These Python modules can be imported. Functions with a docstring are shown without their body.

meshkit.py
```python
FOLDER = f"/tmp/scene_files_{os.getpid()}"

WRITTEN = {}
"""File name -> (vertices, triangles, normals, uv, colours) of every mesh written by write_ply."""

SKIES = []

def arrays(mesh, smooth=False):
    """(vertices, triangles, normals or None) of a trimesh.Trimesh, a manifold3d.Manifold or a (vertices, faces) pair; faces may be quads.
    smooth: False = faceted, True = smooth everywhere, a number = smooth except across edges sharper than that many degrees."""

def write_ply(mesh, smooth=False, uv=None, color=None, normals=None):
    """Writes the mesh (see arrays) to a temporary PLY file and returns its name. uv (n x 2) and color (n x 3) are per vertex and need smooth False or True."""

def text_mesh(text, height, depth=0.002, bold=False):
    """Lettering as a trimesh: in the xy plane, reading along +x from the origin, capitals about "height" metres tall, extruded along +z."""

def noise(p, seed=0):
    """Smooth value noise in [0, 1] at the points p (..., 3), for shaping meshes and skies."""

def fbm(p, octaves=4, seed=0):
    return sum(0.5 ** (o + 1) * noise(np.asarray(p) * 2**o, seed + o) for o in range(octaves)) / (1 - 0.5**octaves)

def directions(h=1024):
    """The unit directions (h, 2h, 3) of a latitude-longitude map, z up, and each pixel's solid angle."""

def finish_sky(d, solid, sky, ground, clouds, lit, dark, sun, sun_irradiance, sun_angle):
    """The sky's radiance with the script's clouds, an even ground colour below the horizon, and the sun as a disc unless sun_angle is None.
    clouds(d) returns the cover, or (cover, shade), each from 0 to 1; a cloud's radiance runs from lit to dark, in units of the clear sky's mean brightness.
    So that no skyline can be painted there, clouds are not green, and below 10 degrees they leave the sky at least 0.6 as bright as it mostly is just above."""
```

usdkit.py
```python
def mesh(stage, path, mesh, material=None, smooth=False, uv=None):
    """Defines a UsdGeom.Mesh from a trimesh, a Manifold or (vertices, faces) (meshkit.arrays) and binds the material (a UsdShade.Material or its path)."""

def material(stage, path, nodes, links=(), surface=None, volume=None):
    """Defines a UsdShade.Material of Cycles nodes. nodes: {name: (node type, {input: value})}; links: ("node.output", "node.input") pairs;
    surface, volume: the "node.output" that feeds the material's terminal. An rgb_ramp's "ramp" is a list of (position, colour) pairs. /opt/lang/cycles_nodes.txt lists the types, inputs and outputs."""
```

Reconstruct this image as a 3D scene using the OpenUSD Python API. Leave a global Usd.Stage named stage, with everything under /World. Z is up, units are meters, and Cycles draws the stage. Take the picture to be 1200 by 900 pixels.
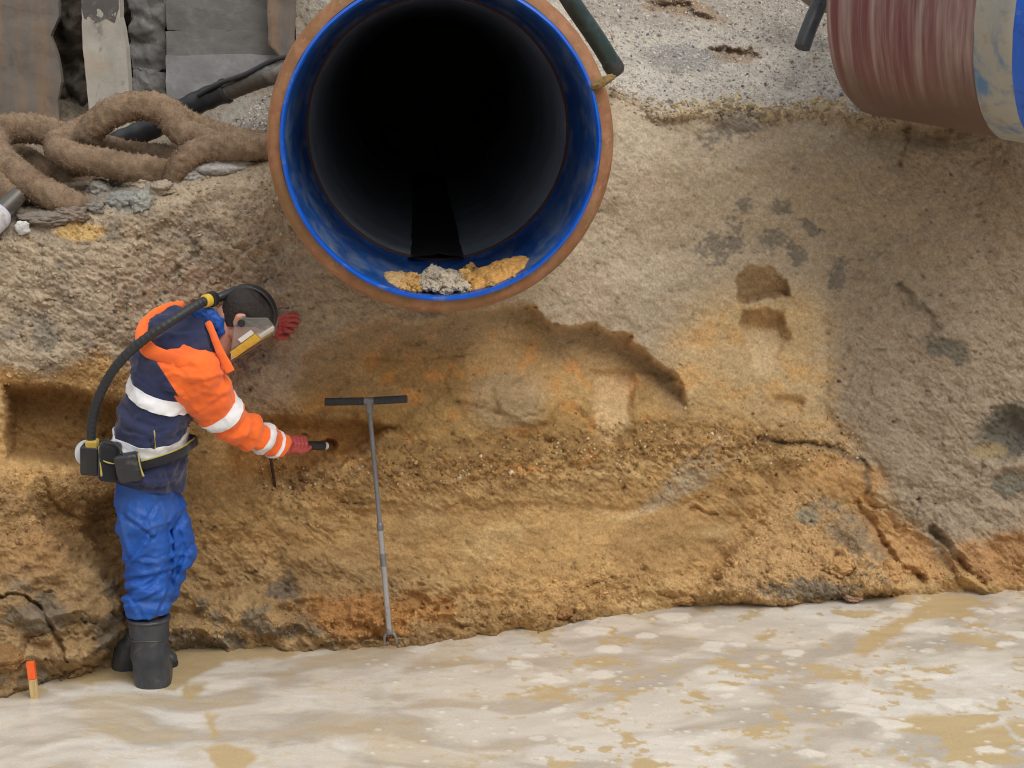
import math, random
import numpy as np, trimesh
import manifold3d as m3
from scipy import ndimage
from scipy.spatial import cKDTree
from pxr import Usd, UsdGeom, UsdLux, UsdShade, Sdf, Gf, Vt
import usdkit, meshkit

stage = Usd.Stage.CreateInMemory()
UsdGeom.SetStageUpAxis(stage, 'Z'); UsdGeom.SetStageMetersPerUnit(stage, 1.0)
world = UsdGeom.Xform.Define(stage, '/World'); stage.SetDefaultPrim(world.GetPrim())
UsdGeom.Scope.Define(stage, '/World/Looks')
random.seed(7); RNG = np.random.default_rng(7)

# ---------------------------------------------------------------- camera
EYE = np.array([0.0, 0.0, 2.6]); PITCH = math.radians(11.0); FPX = 2000.0     # focal length in widths of 1/1200 of the picture
FWD = np.array([0, math.cos(PITCH), -math.sin(PITCH)]); UPV = np.array([0, math.sin(PITCH), math.cos(PITCH)])
cam = UsdGeom.Camera.Define(stage, '/World/camera')
cam.AddTransformOp().Set(Gf.Matrix4d(1, 0, 0, 0, 0, *map(float, UPV[1:]), 0, 0, *map(float, -FWD[1:]), 0, *map(float, EYE), 1))
cam.CreateHorizontalApertureAttr(36.0); cam.CreateVerticalApertureAttr(27.0); cam.CreateFocalLengthAttr(36.0 * FPX / 1200)
cam.CreateFStopAttr(0.0); cam.CreateFocusDistanceAttr(7.2)
cam.CreateExposureAttr(EXPOSURE := 0.50)

# ---------------------------------------------------------------- light: bright overcast day
SUN_EL, SUN_AZ = math.radians(51), math.radians(142)      # azimuth: atan2(x, y) towards the sun
SUNV = np.array([math.sin(SUN_AZ) * math.cos(SUN_EL), math.cos(SUN_AZ) * math.cos(SUN_EL), math.sin(SUN_EL)])
sun = UsdLux.DistantLight.Define(stage, '/World/sun')
sun.CreateIntensityAttr(0.40); sun.CreateAngleAttr(40.0); sun.CreateNormalizeAttr(True); sun.CreateColorAttr(Gf.Vec3f(1.0, 0.975, 0.94))
zc = Gf.Vec3d(*map(float, SUNV)); xc = Gf.Cross(Gf.Vec3d(0, 0, 1), zc).GetNormalized(); yc = Gf.Cross(zc, xc)
sun.AddTransformOp().Set(Gf.Matrix4d(*xc, 0, *yc, 0, *zc, 0, 0, 0, 0, 1))
dome = UsdLux.DomeLight.Define(stage, '/World/sky')
sky_mat = usdkit.material(stage, '/World/Looks/sky', {
    'sky': ('sky_texture', {'sky_type': 'single_scattering', 'sun_disc': False, 'sun_elevation': SUN_EL, 'sun_rotation': SUN_AZ, 'altitude': 50.0, 'aerosol_density': 2.0}),
    'tc': ('texture_coordinate', {}),
    'n': ('noise_texture', {'scale': 2.2, 'detail': 5.0, 'roughness': 0.55, 'distortion': 0.4}),
    'r': ('rgb_ramp', {'ramp': [(0.0, (4.2, 4.3, 4.5)), (0.45, (5.4, 5.45, 5.55)), (1.0, (7.4, 7.35, 7.2))]}),
    'm': ('mix', {'fac': 0.90}), 'z': ('separate_xyz', {}), 'zr': ('map_range', {'from_min': 0.0, 'from_max': 1.0, 'to_min': 0.42, 'to_max': 1.34, 'clamp': True}), 'mz': ('mix', {'mix_type': 'multiply', 'fac': 1.0}),
    'bg': ('background_shader', {'strength': 0.1}),
}, [('tc.generated', 'n.vector'), ('n.fac', 'r.fac'), ('sky.color', 'm.color1'), ('r.color', 'm.color2'), ('tc.generated', 'z.vector'), ('z.z', 'zr.value'), ('m.color', 'mz.color1'), ('zr.result', 'mz.color2'), ('mz.color', 'bg.color')], surface='bg.background')
UsdShade.MaterialBindingAPI.Apply(dome.GetPrim()).Bind(sky_mat)
dome.GetPrim().SetCustomDataByKey('kind', 'structure'); dome.GetPrim().SetCustomDataByKey('label', 'bright overcast sky'); dome.GetPrim().SetCustomDataByKey('category', 'sky')

# ---------------------------------------------------------------- helpers
def ray(px, py):
    px, py = np.asarray(px, float), np.asarray(py, float)
    dx, dv = (px - 600) / FPX, (450 - py) / FPX
    return np.stack(np.broadcast_arrays(dx, FWD[1] + dv * UPV[1], FWD[2] + dv * UPV[2]), -1)
def at(px, py, y):
    """the point of the place that stands y metres from the eye (level distance) where the photograph has px, py"""
    r = ray(px, py)
    return EYE + r * (np.asarray(y, float) / r[..., 1])[..., None]
def atz(px, py, z):
    r = ray(px, py)
    return EYE + r * ((z - EYE[2]) / r[..., 2])[..., None]
def proj(P):
    d = np.asarray(P, float) - EYE
    dep = d @ FWD
    return np.stack([600 + FPX * d[..., 0] / dep, 450 - FPX * (d @ UPV) / dep], -1)
def fbm(p, oct=4, seed=0): return meshkit.fbm(np.asarray(p, float), oct, seed)
def fb0(p, oct=4, seed=0): return (fbm(p, oct, seed) - 0.5) * 2
def sstep(a, b, x):
    t = np.clip((x - a) / (b - a), 0, 1); return t * t * (3 - 2 * t)
def lin(c):
    c = np.asarray(c, float) / 255.0
    return np.where(c <= 0.04045, c / 12.92, ((c + 0.055) / 1.055) ** 2.4)
NAMES = {}
def numbered(path):
    n = NAMES.get(path, -1) + 1; NAMES[path] = n
    return path if n == 0 else f'{path}_{n:03d}'
def tag(p, label=None, cat=None, group=None, kind=None):
    p = p.GetPrim() if hasattr(p, 'GetPrim') else p
    for k, v in (('label', label), ('category', cat), ('group', group), ('kind', kind)):
        if v: p.SetCustomDataByKey(k, v)
    return p
def root(parent): return '/World' if parent is None else str(parent.GetPath() if hasattr(parent, 'GetPath') else parent)
def obj(name, mesh, mat, parent=None, smooth=35, col=None, label=None, extra=None):
    path = numbered(f'{root(parent)}/{name}')
    if col is not None: smooth = bool(smooth)
    m = usdkit.mesh(stage, path, mesh, mat, smooth=smooth)
    pv = UsdGeom.PrimvarsAPI(m)
    if col is not None:
        pv.CreatePrimvar('col', Sdf.ValueTypeNames.Color3fArray, 'vertex').Set(Vt.Vec3fArray.FromNumpy(np.ascontiguousarray(col, np.float32)))
    for k, v in (extra or {}).items():
        pv.CreatePrimvar(k, Sdf.ValueTypeNames.FloatArray, 'vertex').Set(Vt.FloatArray.FromNumpy(np.ascontiguousarray(v, np.float32)))
    p = m.GetPrim()
    if label: p.SetCustomDataByKey('label', label)
    return p
def thing(name, label, cat, group=None, loc=(0, 0, 0)):
    x = UsdGeom.Xform.Define(stage, numbered('/World/' + name))
    if any(loc): x.AddTranslateOp().Set(Gf.Vec3d(*map(float, loc)))
    return tag(x, label, cat, group)
def catmull(P, n):
    """n points along a smooth curve through P (any columns)"""
    P = np.asarray(P, float); k = len(P)
    from scipy.interpolate import PchipInterpolator, CubicSpline
    s = np.r_[0, np.cumsum(np.linalg.norm(np.diff(P[:, :3], axis=0), axis=1) ** 0.7)]
    return CubicSpline(s, P, bc_type='natural')(np.linspace(0, s[-1], n))
def tube(P, r, seg=12, caps=True, flat=None):
    """a tube along points P; r number or per point"""
    P = np.asarray(P, float); n = len(P); r = np.broadcast_to(np.asarray(r, float), (n,))
    T = np.gradient(P, axis=0); T /= np.linalg.norm(T, axis=1, keepdims=True)
    a = np.array([0, 0, 1.0]) if abs(T[0, 2]) < 0.9 else np.array([0, 1.0, 0])
    N = np.cross(T[0], a); N /= np.linalg.norm(N); V = []
    th = np.linspace(0, 2 * math.pi, seg, endpoint=False)
    for i in range(n):
        N = N - T[i] * (N @ T[i]); N /= np.linalg.norm(N); B = np.cross(T[i], N)
        V.append(P[i] + r[i] * (np.cos(th)[:, None] * N + np.sin(th)[:, None] * B))
    V = np.vstack(V); F = []
    i, j = np.meshgrid(np.arange(n - 1), np.arange(seg), indexing='ij'); i, j = i.ravel(), j.ravel(); k = (j + 1) % seg
    a0, a1, b0, b1 = i * seg + j, i * seg + k, (i + 1) * seg + j, (i + 1) * seg + k
    F = np.vstack([np.c_[a0, a1, b1], np.c_[a0, b1, b0]])
    if caps:
        c0, c1 = len(V), len(V) + 1; V = np.vstack([V, P[:1], P[-1:]]); jj = np.arange(seg); kk = (jj + 1) % seg
        F = np.vstack([F, np.c_[np.full(seg, c0), kk, jj], np.c_[np.full(seg, c1), (n - 1) * seg + jj, (n - 1) * seg + kk]])
    m = trimesh.Trimesh(V, F, process=False)
    if m.volume < 0: m.invert()
    return m
def rounded_box(size, r, T=None, seg=12):
    """box with rounded edges: hull of eight spheres"""
    s = np.asarray(size, float) / 2 - r
    sp = [m3.Manifold.sphere(r, seg).translate([a * s[0], b * s[1], c * s[2]]) for a in (-1, 1) for b in (-1, 1) for c in (-1, 1)]
    m = to_tm(m3.Manifold.batch_hull(sp))
    if T is not None: m.apply_transform(T)
    return m
def to_tm(m):
    a = m.to_mesh(); return trimesh.Trimesh(np.array(a.vert_properties[:, :3]), np.array(a.tri_verts), process=False)
def to_mf(m):
    m = m.copy(); m.merge_vertices()
    return m3.Manifold(m3.Mesh(np.asarray(m.vertices, np.float32), np.asarray(m.faces, np.uint32)))
def frame(o, x, y=None, z=None):
    """4x4 with axes; missing axes completed"""
    x = np.asarray(x, float); x = x / np.linalg.norm(x)
    if z is not None:
        z = np.asarray(z, float); z = z - x * (z @ x); z /= np.linalg.norm(z); y = np.cross(z, x)
    else:
        y = np.asarray(y, float); y = y - x * (y @ x); y /= np.linalg.norm(y); z = np.cross(x, y)
    M = np.eye(4); M[:3, 0], M[:3, 1], M[:3, 2], M[:3, 3] = x, y, z, o
    return M
def cat(ms): return trimesh.util.concatenate([m for m in ms])

# ---------------------------------------------------------------- materials
LK = '/World/Looks/'
def mat(name, nodes, links, surface='p.BSDF'): return usdkit.material(stage, LK + name, nodes, links, surface=surface)
def simple(name, color, rough=0.6, metallic=0.0, spec=0.5, var=0.25, scale=12.0, bump=0.1, bscale=60.0, dist=0.004, dirt=None, dirt_amt=0.5, coat=0.0, sheen=0.0, dscale=7.0):
    """a plain material with tone variation, dirt patches and fine relief"""
    c = np.asarray(color, float)
    nodes = {
        'g': ('texture_coordinate', {}),
        'n': ('noise_texture', {'scale': scale, 'detail': 5.0, 'roughness': 0.6}),
        'r': ('rgb_ramp', {'ramp': [(0.25, tuple(c * (1 - var))), (0.75, tuple(np.minimum(c * (1 + var), 0.95)))]}),
        'b': ('noise_texture', {'scale': bscale, 'detail': 4.0, 'roughness': 0.6}),
        'bp': ('bump', {'strength': bump, 'distance': dist}),
        'p': ('principled_bsdf', {'roughness': rough, 'metallic': metallic, 'specular_ior_level': spec, 'coat_weight': coat, 'sheen_weight': sheen}),
    }
    links = [('g.object', 'n.vector'), ('g.object', 'b.vector'), ('n.fac', 'r.fac'), ('b.fac', 'bp.height'), ('bp.normal', 'p.normal')]
    if dirt is None:
        links.append(('r.color', 'p.base_color'))
    else:
        nodes['dn'] = ('noise_texture', {'scale': dscale, 'detail': 6.0, 'roughness': 0.65, 'distortion': 0.6})
        nodes['dr'] = ('rgb_ramp', {'ramp': [(0.48, (0, 0, 0)), (0.66, (dirt_amt,) * 3)]})
        nodes['dm'] = ('mix', {'color2': tuple(map(float, dirt))})
        links += [('g.object', 'dn.vector'), ('dn.fac', 'dr.fac'), ('dr.color', 'dm.fac'), ('r.color', 'dm.color1'), ('dm.color', 'p.base_color')]
    return mat(name, nodes, links)
def colored(name, rough=0.9, fine=(85.0, 0.30), bump=(170.0, 0.9, 0.005), spec=0.25, coarse=(45.0, 0.8, 0.010)):
    """colour from the mesh's own colour map, grain and fine relief on top"""
    return mat(name, {
        'a': ('attribute', {'attribute': 'col'}), 'g': ('geometry', {}),
        'n': ('noise_texture', {'scale': fine[0], 'detail': 6.0, 'roughness': 0.8}),
        'r': ('rgb_ramp', {'ramp': [(0.34, (1 - fine[1],) * 3), (0.5, (1, 1, 1)), (0.66, (1 + fine[1],) * 3)]}),
        'm': ('mix', {'mix_type': 'multiply', 'fac': 1.0}),
        'b1': ('noise_texture', {'scale': bump[0], 'detail': 4.0, 'roughness': 0.65}),
        'b2': ('noise_texture', {'scale': coarse[0], 'detail': 5.0, 'roughness': 0.65}),
        'p1': ('bump', {'strength': bump[1], 'distance': bump[2]}), 'p2': ('bump', {'strength': coarse[1], 'distance': coarse[2]}),
        'p': ('principled_bsdf', {'roughness': rough, 'specular_ior_level': spec}),
    }, [('g.position', 'n.vector'), ('g.position', 'b1.vector'), ('g.position', 'b2.vector'), ('n.fac', 'r.fac'), ('a.color', 'm.color1'), ('r.color', 'm.color2'), ('m.color', 'p.base_color'),
        ('b2.fac', 'p2.height'), ('p2.normal', 'p1.normal'), ('b1.fac', 'p1.height'), ('p1.normal', 'p.normal')])
# ---------------------------------------------------------------- the excavated bank: one sheet from below the water to the top of the slope
cols = np.array([0, 100, 200, 300, 400, 600, 800, 1000, 1200], float)
def slope_rows(y0, z0, m):
    out = []
    for py in (60, 0, -100, -200):
        te = math.tan(math.atan((450 - py) / FPX) - PITCH); out.append((py, y0 + max(0, (z0 - EYE[2] - te * y0) / (te - m))))
    return out
R_ = slope_rows(8.3, 2.32, .7); R6 = slope_rows(8.0, 2.33, .7)
L_ = [(60, 9.3), (0, 9.6), (-100, 10.0), (-200, 10.4)]
prof = [
    [(900, 6.72), (800, 6.80), (760, 6.86), (650, 6.95), (560, 7.02), (450, 7.12), (330, 7.17), (272, 7.22), (250, 7.38), (230, 7.65), (200, 8.2), (150, 8.9)] + L_,
    [(900, 6.9), (790, 6.93), (740, 6.98), (650, 7.1), (560, 7.14), (450, 7.2), (330, 7.25), (245, 7.30), (230, 7.5), (205, 7.9), (150, 8.8)] + L_,
    [(900, 7.18), (757, 7.22), (700, 7.28), (600, 7.32), (450, 7.32), (330, 7.36), (215, 7.42), (203, 7.7), (190, 7.95), (150, 8.7)] + L_,
    [(900, 7.2), (752, 7.25), (700, 7.31), (600, 7.34), (450, 7.34), (330, 7.38), (190, 7.5), (176, 7.8), (130, 8.6)] + L_,
    [(900, 7.2), (752, 7.25), (700, 7.33), (600, 7.36), (450, 7.36), (330, 7.4), (170, 7.55), (140, 7.9), (120, 8.5)] + L_,
    [(900, 7.35), (735, 7.45), (650, 7.54), (600, 7.56), (450, 7.58), (330, 7.6), (180, 7.7), (130, 8.0)] + R6,
    [(900, 7.7), (705, 7.80), (650, 7.88), (600, 7.92), (450, 7.96), (330, 7.98), (200, 8.02), (132, 8.12)] + R_,
    [(900, 7.92), (690, 8.0), (650, 8.06), (600, 8.1), (450, 8.17), (330, 8.2), (200, 8.22), (135, 8.28)] + R_,
    [(900, 8.0), (685, 8.08), (640, 8.13), (600, 8.16), (450, 8.24), (330, 8.28), (200, 8.32), (140, 8.36)] + [(p, y + .05) for p, y in R_],
]
STEP = 1.6
gx = np.arange(-130, 1330, STEP); gy = np.arange(-160, 862, STEP)
grow = np.cumsum(np.r_[np.full(130, 5.0), 6 * 1.22 ** np.arange(1, 30)])
gx = np.r_[gx[0] - grow[::-1], gx, gx[-1] + grow]
PX, PY = np.meshgrid(gx, gy)
tab = np.stack([np.interp(gy, [a for a, _ in sorted(q)], [b for _, b in sorted(q)]) for q in prof], 1)
ci = np.interp(gx, cols, np.arange(len(cols))); c0 = np.clip(ci.astype(int), 0, len(cols) - 2); ct = ci - c0
Y0 = tab[:, c0] * (1 - ct) + tab[:, c0 + 1] * ct
Y0 = ndimage.gaussian_filter(Y0, (3, 30), mode='nearest')

def psd(poly, X, Y):
    """signed distance to a polygon, inside positive"""
    poly = np.asarray(poly, float); d = np.full(X.shape, 1e9); ins = np.zeros(X.shape, bool)
    for a, b in zip(poly, np.roll(poly, -1, 0)):
        e = b - a; wx, wy = X - a[0], Y - a[1]; t = np.clip((wx * e[0] + wy * e[1]) / (e @ e), 0, 1)
        d = np.minimum(d, (wx - e[0] * t) ** 2 + (wy - e[1] * t) ** 2)
        if a[1] != b[1]:
            c = (a[1] > Y) != (b[1] > Y); ins ^= c & (X < (b[0] - a[0]) * (Y - a[1]) / (b[1] - a[1]) + a[0])
    return np.where(ins, 1, -1) * np.sqrt(d)
def lsd(pts, X, Y):
    """distance to a polyline"""
    pts = np.asarray(pts, float); d = np.full(X.shape, 1e9)
    for a, b in zip(pts[:-1], pts[1:]):
        e = b - a; wx, wy = X - a[0], Y - a[1]; t = np.clip((wx * e[0] + wy * e[1]) / (e @ e), 0, 1)
        d = np.minimum(d, (wx - e[0] * t) ** 2 + (wy - e[1] * t) ** 2)
    return np.sqrt(d)
def edge_y(pts, X):
    pts = np.asarray(pts, float); return np.interp(X, pts[:, 0], pts[:, 1])
def blob(cx, cy, rx, ry, X, Y, ang=0):
    a = math.radians(ang); u, v = (X - cx) * math.cos(a) + (Y - cy) * math.sin(a), -(X - cx) * math.sin(a) + (Y - cy) * math.cos(a)
    return 1 - np.sqrt((u / rx) ** 2 + (v / ry) ** 2)           # 1 at the centre, 0 on the rim

FINE = (gx > -140) & (gx < 1340)
B0 = at(PX, PY, Y0)                                              # the plain bank; grain is laid over it in metres
Q = B0 * [1, .8, 1]
WX, WY = PX + 11 * fb0(Q * 9, 5, 11) + 3 * fb0(Q * 45, 3, 5), PY + 10 * fb0(Q * 9, 5, 12) + 3 * fb0(Q * 45, 3, 6)   # ragged outlines
n_big, n_mid, n_fin = fb0(Q * 4, 4, 21), fb0(Q * 16, 5, 22), fb0(Q * 60, 3, 23)

# --- regions of soil (each 0..1)
lipA = [(340, 452), (352, 430), (372, 405), (400, 388), (440, 372), (520, 372), (600, 356), (624, 354), (634, 366), (650, 380), (668, 381), (690, 377), (712, 384), (738, 392), (765, 412), (782, 434), (803, 452)]
undA = lipA + [(812, 500), (760, 540), (600, 560), (480, 566), (390, 545), (345, 490)]
sA = psd(undA, WX, WY)
lip_top = [(690, 98), (715, 102), (740, 116), (780, 132), (830, 127), (860, 119), (900, 130), (960, 124), (1000, 131), (1040, 138), (1100, 140), (1300, 140)]
lipL = [(-200, 292), (0, 280), (60, 262), (110, 247), (190, 222), (215, 213), (300, 190), (330, 180), (690, 98)]
top_y = edge_y(lipL + lip_top[1:], WX)
gravel_zone = sstep(3, -3, WY - top_y)                            # shelf and slope above the cut
right_grey = np.clip(sstep(-5, 5, psd([(968, 330), (972, 400), (970, 480), (985, 500), (1015, 520), (1040, 560), (1050, 610), (1090, 640), (1130, 650), (1160, 630), (1500, 620), (9000, 600), (9000, 120), (1040, 120), (960, 230), (950, 300)], WX, WY)), 0, 1)
soft_r = sstep(880, 1130, WX) * sstep(345, 300, WY)
right_grey = np.maximum(right_grey * sstep(300, 335, WY), soft_r * .85)
left_rough = sstep(-30, 40, psd([(-9000, 275), (0, 280), (110, 250), (310, 190), (330, 260), (360, 350), (350, 420), (300, 470), (250, 480), (150, 470), (90, 440), (0, 425), (-9000, 420)], WX, WY))
ochre_left = sstep(-10, 14, psd([(-9000, 425), (0, 428), (60, 440), (120, 410), (160, 430), (170, 470), (110, 470), (0, 470), (-9000, 470)], WX, WY))
lower = sstep(-25, 45, WY - edge_y([(-200, 440), (0, 450), (300, 470), (350, 460), (600, 440), (800, 470), (860, 470), (950, 500), (1010, 540), (1060, 610), (1100, 650), (1200, 625), (1400, 620)], WX))
mound = sstep(-8, 14, psd([(815, 700), (850, 655), (875, 630), (905, 585), (935, 570), (965, 580), (1000, 610), (1030, 650), (1060, 692), (1000, 705), (900, 712)], WX, WY))
pebbly = np.exp(-((WY - edge_y([(300, 560), (420, 556), (560, 550), (700, 535), (800, 525), (1000, 520)], WX)) / 26) ** 2) * sstep(290, 340, WX) * sstep(1020, 860, WX)
lobeL = psd([(-9000, 570), (0, 572), (35, 578), (55, 612), (80, 635), (110, 652), (148, 690), (165, 740), (120, 775), (85, 792), (0, 830), (-9000, 900)], WX, WY)

smooth_ = np.clip(sstep(-15, 25, psd([(430, 592), (620, 588), (790, 580), (850, 610), (840, 650), (720, 672), (600, 690), (480, 694), (380, 660)], WX, WY)) + sstep(-15, 25, psd([(735, 190), (960, 200), (965, 480), (860, 500), (800, 440), (735, 370)], WX, WY)) * .8 + sstep(-5, 20, sA) * .6 * sstep(515, 480, WY), 0, 1)
# --- relief in metres, positive = into the bank
D = np.zeros(PX.shape)
dyA = WY - edge_y(lipA, WX)
nm0 = fbm(Q * 6, 3, 62); fadeA = np.interp(WX, [600, 700, 760, 805], [175, 140, 90, 40]); D += (.05 + .12 * sstep(540, 640, WX) * sstep(815, 770, WX)) * sstep(-1, 10 + 20 * sstep(600, 500, WX) + 6 * sstep(.2, .6, nm0), sA) * (1 - sstep(6, fadeA, dyA)) + 0.02 * sstep(0, 40, sA)
sp = [(690, 434), (742, 431), (746, 446), (740, 508), (715, 522), (694, 515)]
D += 0.075 * sstep(-3, 10, psd(sp, PX * .6 + WX * .4, PY * .6 + WY * .4)) * (1 - sstep(436, 515, WY))
s1 = psd([(864, 352), (862, 328), (878, 311), (905, 311), (920, 326), (928, 351)], WX, WY); D += 0.07 * sstep(-1, 6, s1) * sstep(305, 352, WY)
s2 = psd([(868, 388), (868, 361), (920, 360), (928, 396), (905, 440), (880, 440)], WX, WY); D += 0.09 * sstep(-2, 8, s2) * np.minimum(sstep(352, 384, WY), 1 - sstep(384, 440, WY))
s3 = psd([(898, 476), (905, 464), (925, 457), (944, 461), (940, 500), (905, 500)], WX, WY); D += 0.05 * sstep(-1, 8, s3) * (1 - sstep(464, 500, WY))
hl = psd([(4, 448), (60, 447), (98, 455), (150, 470), (170, 520), (150, 572), (95, 549), (50, 544), (5, 541)], PX * .5 + WX * .5, PY * .5 + WY * .5)
D += 0.22 * sstep(-2, 16, hl) * sstep(435, 475, WY) + 0.05 * sstep(-30, 5, hl)
hd = psd([(262, 500), (300, 484), (350, 488), (420, 488), (470, 500), (440, 520), (405, 545), (340, 560), (270, 560)], WX, WY)
D += 0.13 * sstep(-3, 12, hd) * (1 - sstep(505, 560, WY)) + 0.03 * sstep(-25, 5, hd)
D += 0.09 * sstep(0, .5, blob(386, 522, 12, 9, PX, PY))
D -= 0.20 * sstep(-6, 16, lobeL) * (0.8 + .6 * n_big)
D += 0.19 * sstep(-2, 12, psd([(100, 585), (150, 575), (185, 620), (170, 700), (120, 660), (95, 625)], WX, WY))
D -= 0.10 * sstep(0, .6, blob(40, 545, 120, 60, WX, WY, 10)) * sstep(535, 560, WY)
D += 0.05 * sstep(4, 0, lsd([(0, 700), (35, 702), (60, 735), (78, 770)], WX, WY)) + 0.035 * sstep(5, 0, lsd([(45, 560), (60, 590), (95, 610)], WX, WY))
nbx = np.clip(.5 + n_big, 0, 1)
cell = np.abs(fb0(Q * [5, 5, 7], 3, 31))                          # slumped lumps along the foot of the bank
foot = sstep(650, 720, WY) * sstep(760, 500, WX) + 0.6 * sstep(640, 700, WY) * sstep(700, 800, WX)
D -= foot * (0.17 * (0.33 - cell) + 0.02)
D -= 0.07 * sstep(0, .7, blob(430, 735, 110, 48, WX, WY, 8)) + 0.05 * sstep(0, .7, blob(640, 725, 70, 36, WX, WY, -12)) + .05 * sstep(0, .6, blob(280, 725, 80, 32, WX, WY))
led = edge_y([(300, 536), (400, 528), (520, 522), (640, 518), (780, 508), (880, 506)], WX) + 6 * n_mid
D -= .055 * sstep(-3, 8, WY - led) * sstep(95, 20, WY - led) * sstep(330, 400, WX) * sstep(880, 800, WX) * (.6 + .8 * nbx)
D += .03 * sstep(4, 18, WY - led - 62 - 14 * n_big) * sstep(130, 60, WY - led) * sstep(330, 420, WX) * sstep(860, 780, WX)
D -= .035 * sstep(0, .35, blob(620, 470, 46, 32, WX, WY, 12)) + .02 * sstep(0, .3, blob(560, 440, 40, 40, WX, WY, -20))
D -= mound * 0.15 * sstep(560, 680, WY)
D -= 0.05 * sstep(0, .5, blob(1025, 660, 40, 60, WX, WY, -35)) + 0.06 * sstep(0, .5, blob(1140, 660, 26, 60, WX, WY, -35))
for pts, w, dep in (([(1000, 588), (1030, 630), (1052, 662), (1080, 682)], 9, .10), ([(1092, 622), (1118, 642), (1134, 664), (1148, 684)], 8, .10), ([(980, 648), (974, 660), (962, 668), (985, 679), (1003, 672)], 3.4, .06),
                    ([(890, 512), (925, 520), (950, 517), (985, 527), (1012, 536)], 6, .05), ([(1012, 536), (1018, 560), (1013, 590)], 4, .03), ([(1050, 332), (1072, 350), (1090, 372), (1105, 395)], 6, .03),
                    ([(1055, 190), (1062, 165), (1060, 148)], 6, .045), ([(540, 470), (570, 480), (610, 490), (640, 478)], 4, .025), ([(815, 598), (838, 600)], 5, .05), ([(1052, 352), (1060, 360)], 4, .02),
                    ([(560, 395), (600, 400), (640, 430)], 4, .012), ([(1120, 345), (1190, 338)], 4, .012), ([(895, 675), (902, 678)], 5, .05), ([(360, 420), (420, 415), (500, 420), (560, 410)], 6, .015)):
    d = lsd(pts, WX, WY); D += dep * (.55 + .6 * n_big + .5 * n_mid).clip(.1, 1.2) * sstep(w * (1 + .6 * n_mid), 0, d)
D += 0.10 * sstep(0, .6, blob(1178, 512, 42, 40, WX, WY, -20)) + .04 * sstep(0, .5, blob(1190, 572, 40, 26, WX, WY))
D -= 0.022 * right_grey * sstep(300, 420, WY)
D += 0.06 * sstep(2, 14, WY - top_y) * sstep(60, 14, WY - top_y) * sstep(700, 760, WX) * (0.6 + n_big)      # hollow under the upper lip
D -= 0.05 * np.exp(-((WY - top_y - 18) / 16) ** 2) * sstep(740, 790, WX) * sstep(905, 880, WX)
D += 0.05 * sstep(0, .4, blob(400 + 610, 60, 60, 9, WX, WY, 3)) * 0 + 0.10 * sstep(0, .5, blob(860, 62, 38, 9, WX, WY, 6)) + .10 * sstep(0, .5, blob(795, 14, 48, 10, WX, WY, 12))
D -= 0.03 * sstep(0, .5, blob(590, 475, 58, 42, WX, WY, 10))
D += 0.02 * np.abs(fb0(Q * [30, 30, 3], 3, 77)) * sstep(660, 720, WX) * sstep(800, 760, WX) * sstep(440, 460, WY) * sstep(560, 500, WY)
D += 0.045 * np.clip(n_big, -1, 1) + (0.016 + .012 * lower) * n_mid * (1 - .6 * smooth_)
D_keep = D.copy()
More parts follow.
